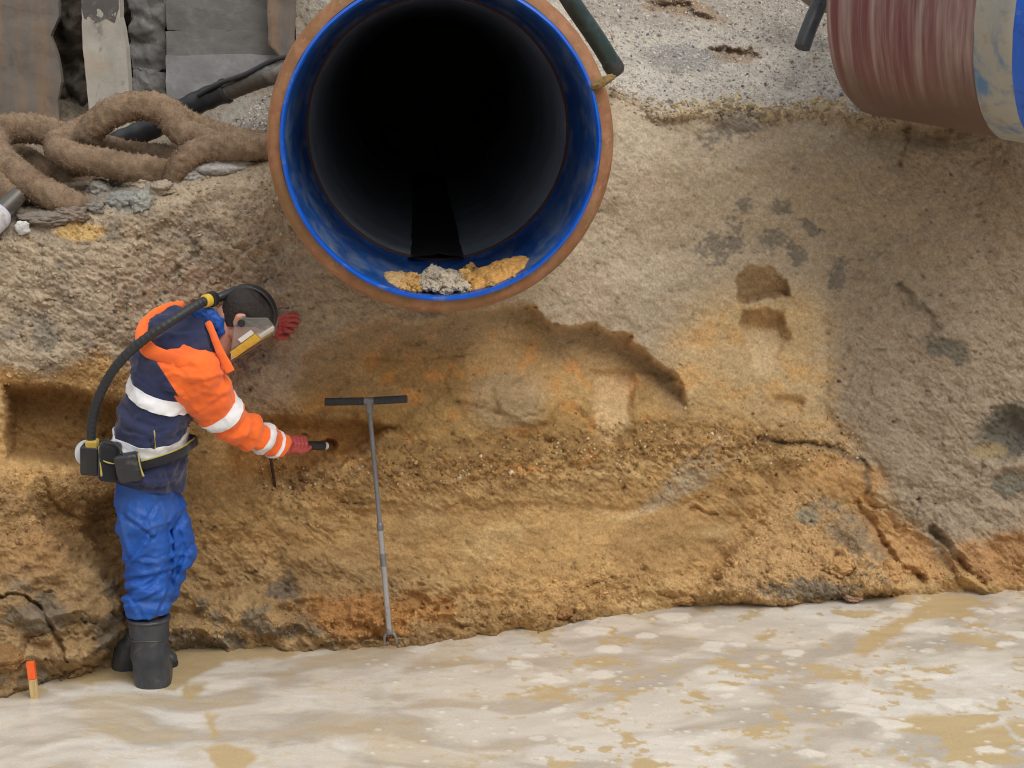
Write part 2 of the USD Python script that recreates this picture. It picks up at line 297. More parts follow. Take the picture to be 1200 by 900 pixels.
def ledges(dirx, dirz, f, seed):
    s_ = (Q[..., 0] * dirx + Q[..., 2] * dirz) * f + 1.6 * fb0(Q * 2.2, 3, seed) + .55 * fb0(Q * 11, 4, seed + 1) + .16 * fb0(Q * 45, 2, seed + 2)
    t_ = s_ - np.floor(s_); k_ = fbm(Q * [2.6, 1, 2.6] + seed, 4, seed + 3)
    per = meshkit.noise(np.stack([np.floor(s_), 0 * s_, Q[..., 0] * 1.5], -1), seed)      # each ledge its own strength
    return t_ * sstep(1.0, .90, t_) * sstep(.44, .62, k_) * per
D += .060 * ledges(.15, -1, 9, 201) * (lower * .9 + .25) * (1 - mound) * (1 - .6 * sstep(0, 20, sA)) * (1 - .5 * gravel_zone)
D += .050 * ledges(.8, -.7, 10, 211) * (left_rough + .5 * right_grey * sstep(330, 450, WY) + .5 * sstep(640, 700, WY))
D += .034 * ledges(-.6, -.8, 14, 221) * (.35 + left_rough * .6 + .6 * lower)
D += .030 * ledges(1, -.1, 7, 231) * sstep(0, 20, sA) * sstep(520, 480, WY)
D = D_keep + (D - D_keep) * (1 - .75 * smooth_)
NX = np.clip(gravel_zone + 0, 0, 1)
D *= (1 - .35 * NX)
Y1 = Y0 + D * np.where(gravel_zone > .5, 1.0, 1.0)
P = at(PX, PY, Y1)
# --- grain along the surface normal: clods, spade marks, drips
def grid_normals(P):
    a, b = np.gradient(P, axis=1), np.gradient(P, axis=0); n = np.cross(b, a); n /= np.linalg.norm(n, axis=-1, keepdims=True) + 1e-12
    return np.where((n[..., 1:2] > 0) & (np.abs(n[..., 1:2]) > np.abs(n[..., 2:3])), -n, n)
Nn = grid_normals(ndimage.gaussian_filter(P, (6, 6, 0), mode='nearest'))
Nn = np.where((Nn @ np.array([0, -1, .6]) < 0)[..., None], -Nn, Nn)
clod = 1 - np.abs(fb0(Q * 26, 4, 41)); clod2 = fb0(Q * 75, 3, 42)
streak = fb0(np.stack([Q[..., 0] * 22 + Q[..., 2] * 30, Q[..., 1] * 9, Q[..., 2] * 12 - Q[..., 0] * 10], -1), 4, 43)
rough = np.clip(.22 + .55 * left_rough + .55 * mound + .6 * pebbly + .35 * right_grey * sstep(330, 480, WY) + .3 * lower + .4 * foot + .6 * gravel_zone - .12 * sstep(0, 30, sA) * (1 - pebbly), .1, 1.1)
G = rough * (0.020 * (clod - .7) + 0.007 * clod2 + 0.012 * streak * left_rough) + 0.0025 * clod2 + .0016 * fb0(Q * 170, 2, 47) + (.25 + rough) * .0055 * (.75 - np.abs(fb0(Q * 68, 3, 147)) * 2.4)
drip = fb0(np.stack([Q[..., 0] * 30 - Q[..., 2] * 14, Q[..., 1] * 10, Q[..., 2] * 30 + Q[..., 0] * 14], -1), 4, 44)
crumb = sstep(.5, .72, fbm(Q * 6, 4, 48)); G += crumb * (.3 + rough) * .016 * (1 - np.abs(fb0(Q * 42, 3, 49)) - .75)
pit = np.clip(fb0(Q * 34, 3, 50) - .42, 0, 1); G -= .05 * pit * (.35 + rough)
G += right_grey * 0.007 * drip * sstep(250, 450, WY) + pebbly * .010 * fb0(Q * 50, 2, 45)
vert = fb0(np.stack([Q[..., 0] * 30, Q[..., 1] * 5, Q[..., 2] * 4], -1), 3, 46); G += .005 * vert * sstep(0, 25, sA) * (1 - pebbly)
G *= 1 - .55 * smooth_
P = P + Nn * (G * np.where(FINE[None, :], 1, .5))[..., None]

# --- soil colours, with shade painted into scoops, gullies, undercuts and pits
def pick(C, c, w): return C * (1 - w[..., None]) + lin(c) * w[..., None]
nb, nm = fbm(Q * 3.2, 5, 61), fbm(Q * 11, 5, 62); nv = fbm(Q * 33, 4, 63)
C = np.broadcast_to(lin((175, 154, 128)), PX.shape + (3,)).copy()
C = pick(C, (188, 170, 146), sstep(.5, .75, nb) * .6)
C = pick(C, (152, 131, 106), sstep(.55, .8, nm) * .5)
C = pick(C, (162, 141, 117), right_grey * .95)
C = pick(C, (146, 125, 102), right_grey * sstep(.46, .62, nm) * .8)
C = pick(C, (180, 158, 132), left_rough * .85)
C = pick(C, (150, 132, 112), left_rough * sstep(.47, .62, nm) * .8)
C = pick(C, (134, 126, 114), left_rough * sstep(.55, .66, fbm(Q * 7, 4, 66)) * .7)
warm = sstep(-30, 30, psd([(800, 380), (850, 345), (945, 345), (968, 370), (972, 490), (1000, 530), (900, 560), (790, 520), (770, 440)], WX, WY))
C = pick(C, (206, 170, 116), warm * .85)
C = pick(C, (204, 152, 84), warm * sstep(.5, .68, nm) * .6)
C = pick(C, (194, 148, 86), lower * .95)
C = pick(C, (166, 124, 72), lower * sstep(.5, .68, nb) * .75)
C = pick(C, (202, 164, 108), lower * sstep(.52, .7, fbm(Q * [5, 5, 9], 4, 67)) * .6)
C = pick(C, (184, 142, 80), sstep(-6, 12, sA) * .85)
C = pick(C, (158, 118, 62), sstep(-6, 12, sA) * sstep(.5, .6, nb) * .7)
C = pick(C, (196, 134, 62), sstep(-6, 12, sA) * sstep(.55, .7, nm) * .8)
C = pick(C, (150, 128, 100), sstep(0, 10, sA) * sstep(60, 5, dyA) * .8)
C = pick(C, (176, 148, 112), sstep(0, .5, blob(592, 470, 60, 50, WX, WY)) * .7)
C = pick(C, (214, 176, 126), sstep(0, 8, psd(sp, WX, WY)) * .8)
C = pick(C, (215, 182, 135), sstep(-2, 6, s2) * sstep(375, 392, WY)); C = pick(C, (150, 116, 74), sstep(-2, 3, s1) * .85); C = pick(C, (158, 122, 76), sstep(-2, 3, s2) * sstep(392, 375, WY) * .8)  # shade painted on the down-facing scoop facets, lit floor painted paler
C = pick(C, (188, 142, 78), ochre_left * .9); C = pick(C, (150, 110, 58), sstep(-4, 8, hl) * .9)
C = pick(C, (176, 120, 52), sstep(-6, 10, hd) * .8)
C = pick(C, (160, 122, 76), sstep(-10, 10, lobeL) * .8); C = pick(C, (176, 126, 70), sstep(0, .7, blob(40, 655, 70, 50, WX, WY)) * .7)
C = pick(C, (156, 124, 84), sstep(600, 700, WY) * sstep(560, 460, WX) * .6)
C = pick(C, (120, 106, 90), sstep(.5, .62, fbm(Q * 8, 4, 68)) * sstep(650, 700, WY) * sstep(480, 400, WX) * .8)
C = pick(C, (182, 124, 58), sstep(.05, .5, blob(420, 722, 95, 40, WX, WY, 6) + .3 * n_mid) * .9)
C = pick(C, (184, 128, 62), sstep(.1, .5, blob(500, 712, 60, 22, WX, WY, 6) + .3 * n_mid) * .8)
C = pick(C, (196, 152, 98), mound * .85); C = pick(C, (150, 128, 104), sstep(0, .4, blob(1005, 625, 75, 26, WX, WY, 48) + .8 * n_mid + .9 * n_fin - .1) * .8); C = pick(C, (128, 116, 102), sstep(0, .4, blob(950, 690, 70, 14, WX, WY) + .6 * n_mid + .6 * n_fin) * .8)
C = pick(C, (140, 138, 122), sstep(0, .5, blob(945, 605, 16, 10, WX, WY)) * .7)
C = pick(C, (196, 144, 84), sstep(0, .4, blob(990, 560, 60, 30, WX, WY, 10) + .3 * n_mid) * .75)
C = pick(C, (194, 142, 84), sstep(0, .4, blob(1060, 640, 90, 26, WX, WY, 42) + .3 * n_mid) * .75); C = pick(C, (176, 126, 74), sstep(0, .3, blob(1200, 655, 95, 36, WX, WY) + .3 * n_mid) * .85)
C = pick(C, (186, 170, 150), sstep(0, .5, blob(800, 570, 90, 12, WX, WY, -30) + .4 * n_mid) * .5); C = pick(C, (172, 164, 150), sstep(0, .4, blob(812, 545, 60, 14, WX, WY, -38) + .8 * n_mid + .9 * n_fin - .15) * .4)
C = pick(C, (172, 130, 78), pebbly * .5 * sstep(.4, .6, nv)); C = pick(C, (128, 92, 52), pebbly * sstep(.52, .66, nv) * .7)
for (cx, cy, rx, ry, a) in ((868, 241, 13, 12, 0), (850, 285, 34, 22, -35), (916, 245, 14, 14, 40), (905, 282, 22, 14, -20), (950, 263, 12, 10, 30), (985, 325, 12, 26, 20), (932, 300, 16, 14, 30), (840, 160, 20, 12, 0), (865, 145, 30, 16, 0)):
    C = pick(C, (112, 104, 94), sstep(.0, .5, blob(cx, cy, rx * 1.15, ry * 1.15, WX, WY, a) + .7 * n_mid + .8 * n_fin - .1) * .75)
C = pick(C, (104, 98, 86), sstep(0, .5, blob(1108, 408, 36, 20, WX, WY, 25) + .4 * n_mid) * .8); C = pick(C, (100, 84, 64), sstep(8, 0, lsd([(1050, 335), (1085, 366), (1095, 385)], WX, WY)) * .7)  # the gully line is shade painted into the colour
C = pick(C, (98, 94, 86), sstep(-.1, .4, blob(1182, 505, 48, 36, WX, WY, -20) + .3 * n_mid) * .85); C = pick(C, (166, 140, 92), sstep(0, .5, blob(1158, 528, 24, 14, WX, WY)) * .7); C = pick(C, (112, 110, 98), sstep(0, .4, blob(1182, 568, 26, 14, WX, WY)) * .7)
C = pick(C, (120, 96, 70), sstep(1110, 1200, WX) * sstep(420, 250, WY) * (1 - gravel_zone) * .5)
C = pick(C, (100, 82, 62), sstep(7, 0, lsd([(890, 513), (950, 518), (1012, 537), (1016, 575)], WX, WY)) * .8)  # shade of the undercut painted along the ledge
C = pick(C, (182, 172, 160), gravel_zone)
C = pick(C, (150, 138, 126), gravel_zone * sstep(58, 20, WY + 8 * n_mid) * sstep(660, 700, WX) * .8)
C = pick(C, (150, 120, 88), gravel_zone * (sstep(0, .5, blob(862, 62, 40, 12, WX, WY, 6)) + sstep(0, .4, blob(800, 12, 60, 14, WX, WY, 12))).clip(0, 1) * .8)
C = pick(C, (128, 124, 124), gravel_zone * sstep(0, .5, blob(800, 68, 60, 20, WX, WY) + .4 * n_mid) * .7)
C = pick(C, (128, 112, 94), gravel_zone * sstep(420, 330, WX) * .9); C = pick(C, (146, 138, 128), gravel_zone * sstep(0, .5, blob(300, 145, 60, 40, WX, WY)) * .9)
C = pick(C, (198, 166, 108), np.exp(-((WY - top_y - 3) / 6) ** 2) * sstep(760, 800, WX) * sstep(1010, 980, WX) * .7)
C = pick(C, (205, 165, 95), sstep(0, .4, blob(95, 272, 36, 15, WX, WY)) * .9)
C = pick(C, (150, 140, 128), sstep(0, .5, blob(160, 225, 60, 24, WX, WY, -20) + .3 * n_mid) * .8)
bed = fbm(np.stack([Q[..., 0] * 1.2 + Q[..., 2] * .4, Q[..., 1], Q[..., 2] * 26 + Q[..., 0] * 1.5 + 1.2 * n_big], -1), 4, 72)
C *= (1 + .34 * (bed - .5) * lower * (1 - mound))[..., None]
C *= (0.72 + .56 * fbm(Q * 50, 4, 71))[..., None] * (0.82 + .36 * nm)[..., None] * (1 - .35 * np.clip(pit * 6, 0, 1))[..., None]  # random grain, plus shade painted into the pits
lumC = (C @ np.array([.25, .6, .15]))[..., None]; C = lumC + (C - lumC) * .86; C *= (np.array([1.01, 1.03, .995]) * (1 - lower[..., None]) + np.array([1.0, 1.04, .99]) * lower[..., None]) * (1 - .03 * lower)[..., None]
wet = sstep(.05, .0, P[..., 2] + .05 * n_mid)                    # soaked foot of the bank
C *= (1 - .26 * wet)[..., None]
# the pipe goes through the bank: leave its bore open
AX0 = at(517, 166, 6.75); AXD = np.array([-math.tan(math.radians(3.15)), 1, 0.0]); AXD /= np.linalg.norm(AXD)
rel = P - AX0; along = rel @ AXD; rad = np.linalg.norm(rel - along[..., None] * AXD, axis=-1)
keep = ~((rad < 0.655) & (along > -.5))
ny, nx = PX.shape; idx = np.arange(ny * nx).reshape(ny, nx)
q = np.stack([idx[:-1, :-1], idx[1:, :-1], idx[1:, 1:], idx[:-1, 1:]], -1).reshape(-1, 4)
q = q[keep.ravel()[q].all(1)]
F = np.vstack([q[:, [0, 1, 2]], q[:, [0, 2, 3]]])
soil = colored('soil', rough=.92)
bank = obj('bank', (P.reshape(-1, 3), F), soil, smooth=True, col=C.reshape(-1, 3))
tag(bank, 'cut sand bank of grey and ochre layers with dug hollows', 'bank', kind='structure')
def hit(px, py):
    """the bank's surface where the photograph has px, py"""
    from scipy.interpolate import RegularGridInterpolator
    if not hasattr(hit, 'f'): hit.f = RegularGridInterpolator((gy, gx), Y1)
    p = np.stack(np.broadcast_arrays(np.asarray(py, float), np.asarray(px, float)), -1)
    y = hit.f(p.reshape(-1, 2)).reshape(p.shape[:-1]); return at(px, py, float(y) if y.ndim == 0 else y)
# ground above and behind, and the near bank where the photographer stands
gmat = simple('sandy_ground', lin((168, 145, 116)), rough=.95, scale=1.5, bump=.5, bscale=20, dist=.02)
zt = float(np.median(P[0, FINE, 2])); yt = float(np.median(P[0, FINE, 1]))
def sheet(X, Yc, Z):
    ny, nx = X.shape; i = np.arange(ny * nx).reshape(ny, nx); q = np.stack([i[:-1, :-1], i[:-1, 1:], i[1:, 1:], i[1:, :-1]], -1).reshape(-1, 4)
    return np.stack([X, Yc, Z], -1).reshape(-1, 3), q
xs = np.r_[-600, -100, np.linspace(-50, 50, 101), 100, 600]; ys = np.r_[yt - .6, yt - .1, np.linspace(yt + .5, 40, 60), 100, 300, 900]
X, Yc = np.meshgrid(xs, ys); Z = zt + .02 + .25 * fb0(np.stack([X * .3, Yc * .3, X * 0], -1), 4, 5) * np.clip((Yc - yt) / 2, 0, 1) - .15 * (Yc < yt)
tag(obj('upper_ground', sheet(X, Yc, Z), gmat, smooth=True), 'sandy ground above the bank', 'ground', kind='structure')
ys = np.r_[-900, -200, np.linspace(-40, 4.2, 120)]
X, Yc = np.meshgrid(xs, ys); Z = np.interp(Yc, [-900, .2, 1.5, 3.0, 4.2], [.95, .95, .75, .02, -.3]) + .1 * fb0(np.stack([X * .9, Yc * .9, X * 0], -1), 4, 6)
tag(obj('near_bank', sheet(X, Yc, Z), gmat, smooth=True), 'sandy near bank of the trench', 'ground', kind='structure')
# ---------------------------------------------------------------- muddy water with scum
wx = np.r_[-140 - np.cumsum(8 * 1.25 ** np.arange(1, 26))[::-1], np.arange(-140, 1342, 2.0), 1342 + np.cumsum(8 * 1.25 ** np.arange(1, 26))]
wy = np.r_[np.linspace(640, 660, 6), np.arange(662, 912, 1.25), 912 + np.cumsum(4 * 1.16 ** np.arange(1, 28))]
WPX, WPY = np.meshgrid(wx, wy)
W = atz(WPX, WPY, 0.0); wxy = W[..., :2]
def s3(a, b, c=0.0): return np.stack([a, b, np.broadcast_to(c, a.shape)], -1)
u, v = wxy[..., 0], wxy[..., 1]
w1, w2 = fb0(s3(u * .9, v * 1.1), 4, 81), fb0(s3(u * .9, v * 1.1, 9.), 4, 82)
uu, vv = u + .55 * w1, v + .42 * w2                                # curling drift
left = sstep(720, 480, WPX)
jx, jy = WPX + 10 * fb0(s3(u * 9, v * 9), 4, 83), WPY + 4 * fb0(s3(u * 9, v * 9), 4, 84)
streaks = fbm(s3(uu * 2.2 + vv * .9, vv * 4.6 - uu * 1.8), 5, 85)
fine = fbm(s3(uu * 11, vv * 15), 5, 86)
holes = fbm(s3(u * 6.5 + .5 * w1, v * 7.5 + .5 * w2), 5, 87); specks = fbm(s3(u * 20, v * 24), 4, 88)
foam = np.ones(u.shape) * .93
foam -= (1 - left) * .95 * sstep(.655, .715, holes + .16 * (specks - .5))
foam -= (1 - left * .75) * .8 * sstep(.60, .64, specks) * sstep(.44, .56, holes + .04)
foam -= left * .34 * sstep(.56, .70, streaks) + left * .14 * sstep(.5, .62, fine)
for poly, k in (([(150, 800), (205, 808), (240, 790), (262, 775), (345, 770), (352, 762), (300, 755), (215, 755), (120, 785), (60, 800)], .95), ([(216, 802), (245, 800), (225, 822), (214, 815)], .85),
                ([(240, 880), (268, 872), (300, 885), (285, 900), (262, 920)], .9), ([(-40, 800), (40, 798), (60, 812), (0, 815), (-60, 820)], .5),
                ([(1035, 843), (1080, 836), (1120, 838), (1160, 842), (1140, 855), (1180, 850), (1190, 872), (1160, 900), (1110, 895), (1100, 865), (1060, 858)], .98), ([(1180, 845), (1260, 840), (1260, 870), (1195, 862)], .9),
                ([(1000, 765), (1012, 745), (1075, 715), (1085, 695), (1140, 698), (1150, 708), (1100, 722), (1060, 735), (1020, 768)], .95), ([(886, 745), (908, 738), (904, 752), (890, 752)], .9), ([(1110, 742), (1150, 745), (1155, 756), (1120, 754)], .9),
                ([(905, 830), (930, 838), (920, 850), (900, 840)], .85), ([(965, 790), (1010, 788), (1015, 802), (975, 798)], .85), ([(240, 835), (256, 838), (250, 852), (262, 862), (252, 866), (240, 850)], .8)):
    foam -= k * sstep(-3.5, 4, psd(poly, jx, jy))
shore = sstep(14, 0, WPY - edge_y([(0, 800), (100, 785), (200, 760), (460, 752), (600, 735), (700, 716), (1000, 691), (1200, 685)], WPX) + 4 * w1)
foam = np.clip(foam, 0.02, 1) * (1 - .75 * shore * sstep(560, 420, WPX))
# froth islands, a little brighter and thicker
rs = np.random.default_rng(5); isl = np.zeros(u.shape)
cent = [(465 + 600 * 0, 760)] * 0
spots = [(793, 725), (815, 733), (714, 760), (840, 804), (835, 758), (866, 756), (848, 815), (640, 792), (654, 797), (706, 791), (945, 881), (1005, 830), (1044, 848), (1080, 790), (1042, 796), (1100, 737), (1175, 755), (1192, 745), (620, 768), (608, 779), (760, 745), (985, 735), (700, 740), (1060, 710), (1150, 716), (1180, 715), (1160, 880), (1120, 823), (1140, 830), (930, 765), (870, 780)]
for i, (a, b) in enumerate(spots + [(rs.uniform(560, 1220), rs.uniform(722, 930)) for _ in range(60)]):
    c = atz(a, b, 0.0); big = i < len(spots); r = rs.uniform(.045, .085) if big else rs.uniform(.012, .045)
    du, dv = u - c[0], v - c[1]; m = (np.abs(du) < .2) & (np.abs(dv) < .2)
    e = .9 - np.sqrt((du[m] / (r * rs.uniform(1, 1.5))) ** 2 + (dv[m] / r) ** 2) + .8 * (fine[m] - .5) * 2 + .5 * (specks[m] - .5)
    isl[m] = np.maximum(isl[m], sstep(0, .4, e) * (.85 if big else .6))
for i in range(420):
    a, b = rs.uniform(430, 1230), rs.uniform(700, 930); c = atz(a, b, 0.0); r = rs.uniform(.006, .016)
    ju, jv = np.searchsorted(wx, a), np.searchsorted(wy, b); sl = (slice(max(jv - 9, 0), jv + 9), slice(max(ju - 9, 0), ju + 9))
    e = 1 - np.sqrt(((u[sl] - c[0]) / (r * 1.3)) ** 2 + ((v[sl] - c[1]) / r) ** 2); isl[sl] = np.maximum(isl[sl], sstep(0, .5, e) * rs.uniform(.4, .9))
mud, mud2 = lin((192, 170, 130)), lin((170, 148, 108)); scum, scum2, pale = lin((204, 197, 185)), lin((176, 168, 156)), lin((224, 220, 212))
t = fbm(s3(u * 1.3, v * 2), 4, 89)
WC = mud * (1 - t[..., None] * .5) + mud2 * (t[..., None] * .5)
fc = scum * (1 - sstep(.40, .62, streaks)[..., None]) + scum2 * sstep(.40, .62, streaks)[..., None]
fc = fc * (1 - .55 * sstep(.52, .7, fbm(s3(uu * 2.2, vv * 4.5, 3.), 5, 91))[..., None]) + pale * .55 * sstep(.52, .7, fbm(s3(uu * 2.2, vv * 4.5, 3.), 5, 91))[..., None]
fc *= (.88 + .24 * fine)[..., None]
WC = WC * (1 - foam[..., None]) + fc * foam[..., None]
WC = WC * (1 - isl[..., None]) + lin((220, 214, 202)) * isl[..., None]
pool = left * (1 - foam) * sstep(835, 800, WPY); WC *= (1 - .12 * pool)[..., None]
W[..., 2] += 0.0012 * foam + .003 * isl + (.004 * fb0(s3(u * 3, v * 6), 3, 92) + .0016 * fb0(s3(u * 14, v * 24), 3, 93))
ny, nx = WPX.shape; idx = np.arange(ny * nx).reshape(ny, nx)
q = np.stack([idx[:-1, :-1], idx[1:, :-1], idx[1:, 1:], idx[:-1, 1:]], -1).reshape(-1, 4)
water_mat = mat('muddy_water', {
    'a': ('attribute', {'attribute': 'col'}), 'f': ('attribute', {'attribute': 'scum'}), 'g': ('geometry', {}),
    'mp': ('mapping', {'scale': (1.0, 1.8, 1.0)}),
    'n': ('noise_texture', {'scale': 90.0, 'detail': 4.0, 'roughness': 0.6}), 'r': ('rgb_ramp', {'ramp': [(.3, (.90,) * 3), (.7, (1.08,) * 3)]}),
    'm': ('mix', {'mix_type': 'multiply', 'fac': 1.0}),
    'rr': ('map_range', {'from_min': 0.0, 'from_max': 1.0, 'to_min': 0.04, 'to_max': 0.17}),
    'b': ('bump', {'strength': .28, 'distance': .003}),
    'p': ('principled_bsdf', {'specular_ior_level': .5, 'ior': 1.33}),
}, [('g.position', 'mp.vector'), ('mp.vector', 'n.vector'), ('n.fac', 'r.fac'), ('a.color', 'm.color1'), ('r.color', 'm.color2'), ('m.color', 'p.base_color'), ('f.fac', 'rr.value'), ('rr.result', 'p.roughness'), ('n.fac', 'b.height'), ('b.normal', 'p.normal')])
water = obj('water', (W.reshape(-1, 3), q), water_mat, smooth=True, col=WC.reshape(-1, 3), extra={'scum': np.clip(foam + isl, 0, 1).ravel()})
tag(water, 'muddy brown water covered with pale drifting scum', 'water', kind='structure')
# ---------------------------------------------------------------- big pipe in the bank
def ring_frame(o, d): return frame(o, np.cross(d, [0, 0, 1.0]), z=d) if False else np.column_stack([np.r_[np.cross(d, [0, 0, 1.0]) / np.linalg.norm(np.cross(d, [0, 0, 1.0])), 0], np.r_[np.cross(np.cross(d, [0, 0, 1.0]), d) / np.linalg.norm(np.cross(np.cross(d, [0, 0, 1.0]), d)), 0], np.r_[d, 0], np.r_[o, 1]])
def lathe(prof, T, seg=160, wob=0.0, seed=0, closed=False):
    """profile (radius, along) revolved about the frame's z"""
    prof = np.asarray(prof, float); n = len(prof); th = np.linspace(0, 2 * math.pi, seg, endpoint=False)
    r = prof[:, 0][:, None] * np.ones(seg); z = prof[:, 1][:, None] * np.ones(seg)
    if wob:
        c = np.stack([np.cos(th), np.sin(th), 0 * th], -1) * 6
        r = r + wob * fb0(c[None] + np.stack([0 * r, 0 * r, z * 6], -1), 4, seed); z = z + wob * fb0(c[None] * 2 + np.stack([r * 0, r * 5, z * 0], -1), 4, seed + 5)
    V = np.stack([r * np.cos(th), r * np.sin(th), z], -1).reshape(-1, 3)
    m_ = n if closed else n - 1
    i, j = np.meshgrid(np.arange(m_), np.arange(seg), indexing='ij'); i, j = i.ravel(), j.ravel(); k = (j + 1) % seg; i2 = (i + 1) % n
    F = np.vstack([np.c_[i * seg + j, i * seg + k, i2 * seg + k], np.c_[i * seg + j, i2 * seg + k, i2 * seg + j]])
    m = trimesh.Trimesh(V, F, process=False); m.apply_transform(T)
    return m
def fine_prof(p, step=.02):
    p = np.asarray(p, float); out = [p[0]]
    for a, b in zip(p[:-1], p[1:]):
        k = max(1, int(np.linalg.norm(b - a) / step)); out += [a + (b - a) * t for t in np.linspace(0, 1, k + 1)[1:]]
    return np.array(out)
def dirty(name, base, dirts, rough=.6, bump=.25, bscale=50, spec=.5, metallic=0., coat=0., dist=.004):
    """base colour with several layers of patchy dirt: (colour, scale, from, to, amount, stretch)"""
    nodes = {'g': ('texture_coordinate', {}), 'c0': ('color', {'value': tuple(map(float, base))}), 'b': ('noise_texture', {'scale': bscale, 'detail': 5.0, 'roughness': .65}), 'bp': ('bump', {'strength': bump, 'distance': dist}),
             'p': ('principled_bsdf', {'roughness': rough, 'specular_ior_level': spec, 'metallic': metallic, 'coat_weight': coat})}
    links = [('g.object', 'b.vector'), ('b.fac', 'bp.height'), ('bp.normal', 'p.normal')]; prev = 'c0.color'
    for i, (c, sc, a, b, amt, st) in enumerate(dirts):
        nodes[f'mp{i}'] = ('mapping', {'scale': tuple(map(float, st)), 'location': (3.1 * i, 1.7 * i, 0.0)}); nodes[f'n{i}'] = ('noise_texture', {'scale': float(sc), 'detail': 6.0, 'roughness': .65, 'distortion': .3})
        nodes[f'r{i}'] = ('rgb_ramp', {'ramp': [(a, (0, 0, 0)), (b, (amt,) * 3)]}); nodes[f'm{i}'] = ('mix', {'color2': tuple(map(float, c))})
        links += [('g.object', f'mp{i}.vector'), (f'mp{i}.vector', f'n{i}.vector'), (f'n{i}.fac', f'r{i}.fac'), (f'r{i}.color', f'm{i}.fac'), (prev, f'm{i}.color1')]; prev = f'm{i}.color'
    links.append((prev, 'p.base_color'))
    return mat(name, nodes, links)
one = (1, 1, 1)
rust = dirty('rusty_rim', lin((150, 106, 72)), [(lin((130, 80, 50)), 5, .42, .62, .8, one), (lin((120, 84, 44)), 14, .5, .66, .7, one), (lin((176, 132, 100)), 9, .52, .7, .6, one), (lin((122, 98, 60)), 3, .48, .66, .7, one), (lin((170, 150, 124)), 26, .6, .72, .5, one)], rough=.75, bump=.4, bscale=60)
blue_paint = dirty('blue_coating', lin((14, 84, 190)), [(lin((20, 96, 205)), 6, .4, .6, .6, one), (lin((130, 138, 144)), 9, .58, .70, .6, one), (lin((14, 58, 140)), 20, .55, .7, .6, one)], rough=.34, bump=.15, bscale=30)
lining = dirty('dark_lining', lin((186, 194, 202)), [(lin((150, 156, 162)), 4, .4, .62, .7, one), (lin((160, 160, 156)), 12, .58, .75, .35, (1, 1, .15))], rough=.4, bump=.1)
blue_in = dirty('shaded_worn_blue', lin((30, 80, 150)), [(lin((22, 56, 108)), 4, .42, .62, .8, one), (lin((120, 134, 146)), 6, .46, .68, .7, (1, .35, 1)), (lin((130, 120, 104)), 18, .58, .72, .6, one)], rough=.38, bump=.2, bscale=30)  # inner shade painted in as darker blue; grey and tan patches are grime
AXT = ring_frame(AX0, AXD)
pipe = thing('large_pipe', 'large blue lined pipe with rusty rim jutting from the bank above the worker', 'pipe')
OR, IR, LR = .683, .612, .590
obj('rim', lathe(np.vstack([fine_prof([(OR, 6.5), (OR, 2.0)], .5), fine_prof([(OR, 2.0), (OR, .045), (OR - .014, .016), (OR - .034, .003), (IR + .018, 0.0)], .015)]), AXT, 200, .003, 3), rust, pipe, smooth=50)
obj('blue_lip', lathe(fine_prof([(IR + .018, .004), (IR + .016, -.020), (IR + .006, -.026), (IR, -.016), (IR, .03)], .008), AXT, 240, .0022, 9), blue_paint, pipe, smooth=60)
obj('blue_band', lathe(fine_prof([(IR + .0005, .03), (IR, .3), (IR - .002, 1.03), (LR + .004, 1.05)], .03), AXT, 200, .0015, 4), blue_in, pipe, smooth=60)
seam = simple('lining_seam', lin((70, 40, 38)), rough=.7)
obj('seam', lathe([(LR + .006, 1.046), (LR - .006, 1.05), (LR - .006, 1.068), (LR + .002, 1.07)], AXT, 200), seam, pipe, smooth=60)
obj('lining', lathe(fine_prof([(LR, 1.066), (LR, 6.4)], .1), AXT, 160, .0015, 8), lining, pipe, smooth=60)
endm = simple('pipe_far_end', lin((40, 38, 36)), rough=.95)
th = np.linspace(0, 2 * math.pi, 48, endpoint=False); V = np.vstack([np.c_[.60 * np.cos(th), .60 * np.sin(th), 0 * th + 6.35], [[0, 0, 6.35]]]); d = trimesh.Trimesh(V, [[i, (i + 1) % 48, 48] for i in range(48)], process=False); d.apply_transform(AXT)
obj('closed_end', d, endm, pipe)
# dark silt lying along the invert
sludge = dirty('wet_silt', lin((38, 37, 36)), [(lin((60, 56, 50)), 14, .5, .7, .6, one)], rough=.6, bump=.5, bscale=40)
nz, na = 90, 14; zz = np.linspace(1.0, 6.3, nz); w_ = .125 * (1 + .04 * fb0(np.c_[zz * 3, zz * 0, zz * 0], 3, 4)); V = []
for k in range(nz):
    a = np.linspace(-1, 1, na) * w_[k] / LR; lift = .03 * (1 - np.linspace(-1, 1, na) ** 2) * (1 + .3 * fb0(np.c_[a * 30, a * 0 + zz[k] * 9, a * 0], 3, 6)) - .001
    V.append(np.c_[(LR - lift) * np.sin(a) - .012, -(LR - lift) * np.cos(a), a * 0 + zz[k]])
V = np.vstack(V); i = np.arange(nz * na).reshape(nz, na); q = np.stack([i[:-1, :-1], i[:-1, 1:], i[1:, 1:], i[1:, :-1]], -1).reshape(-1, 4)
dm = trimesh.Trimesh(V, np.vstack([q[:, [0, 1, 2]], q[:, [0, 2, 3]]]), process=False); dm.apply_transform(AXT); obj('silt', dm, sludge, pipe, smooth=True)
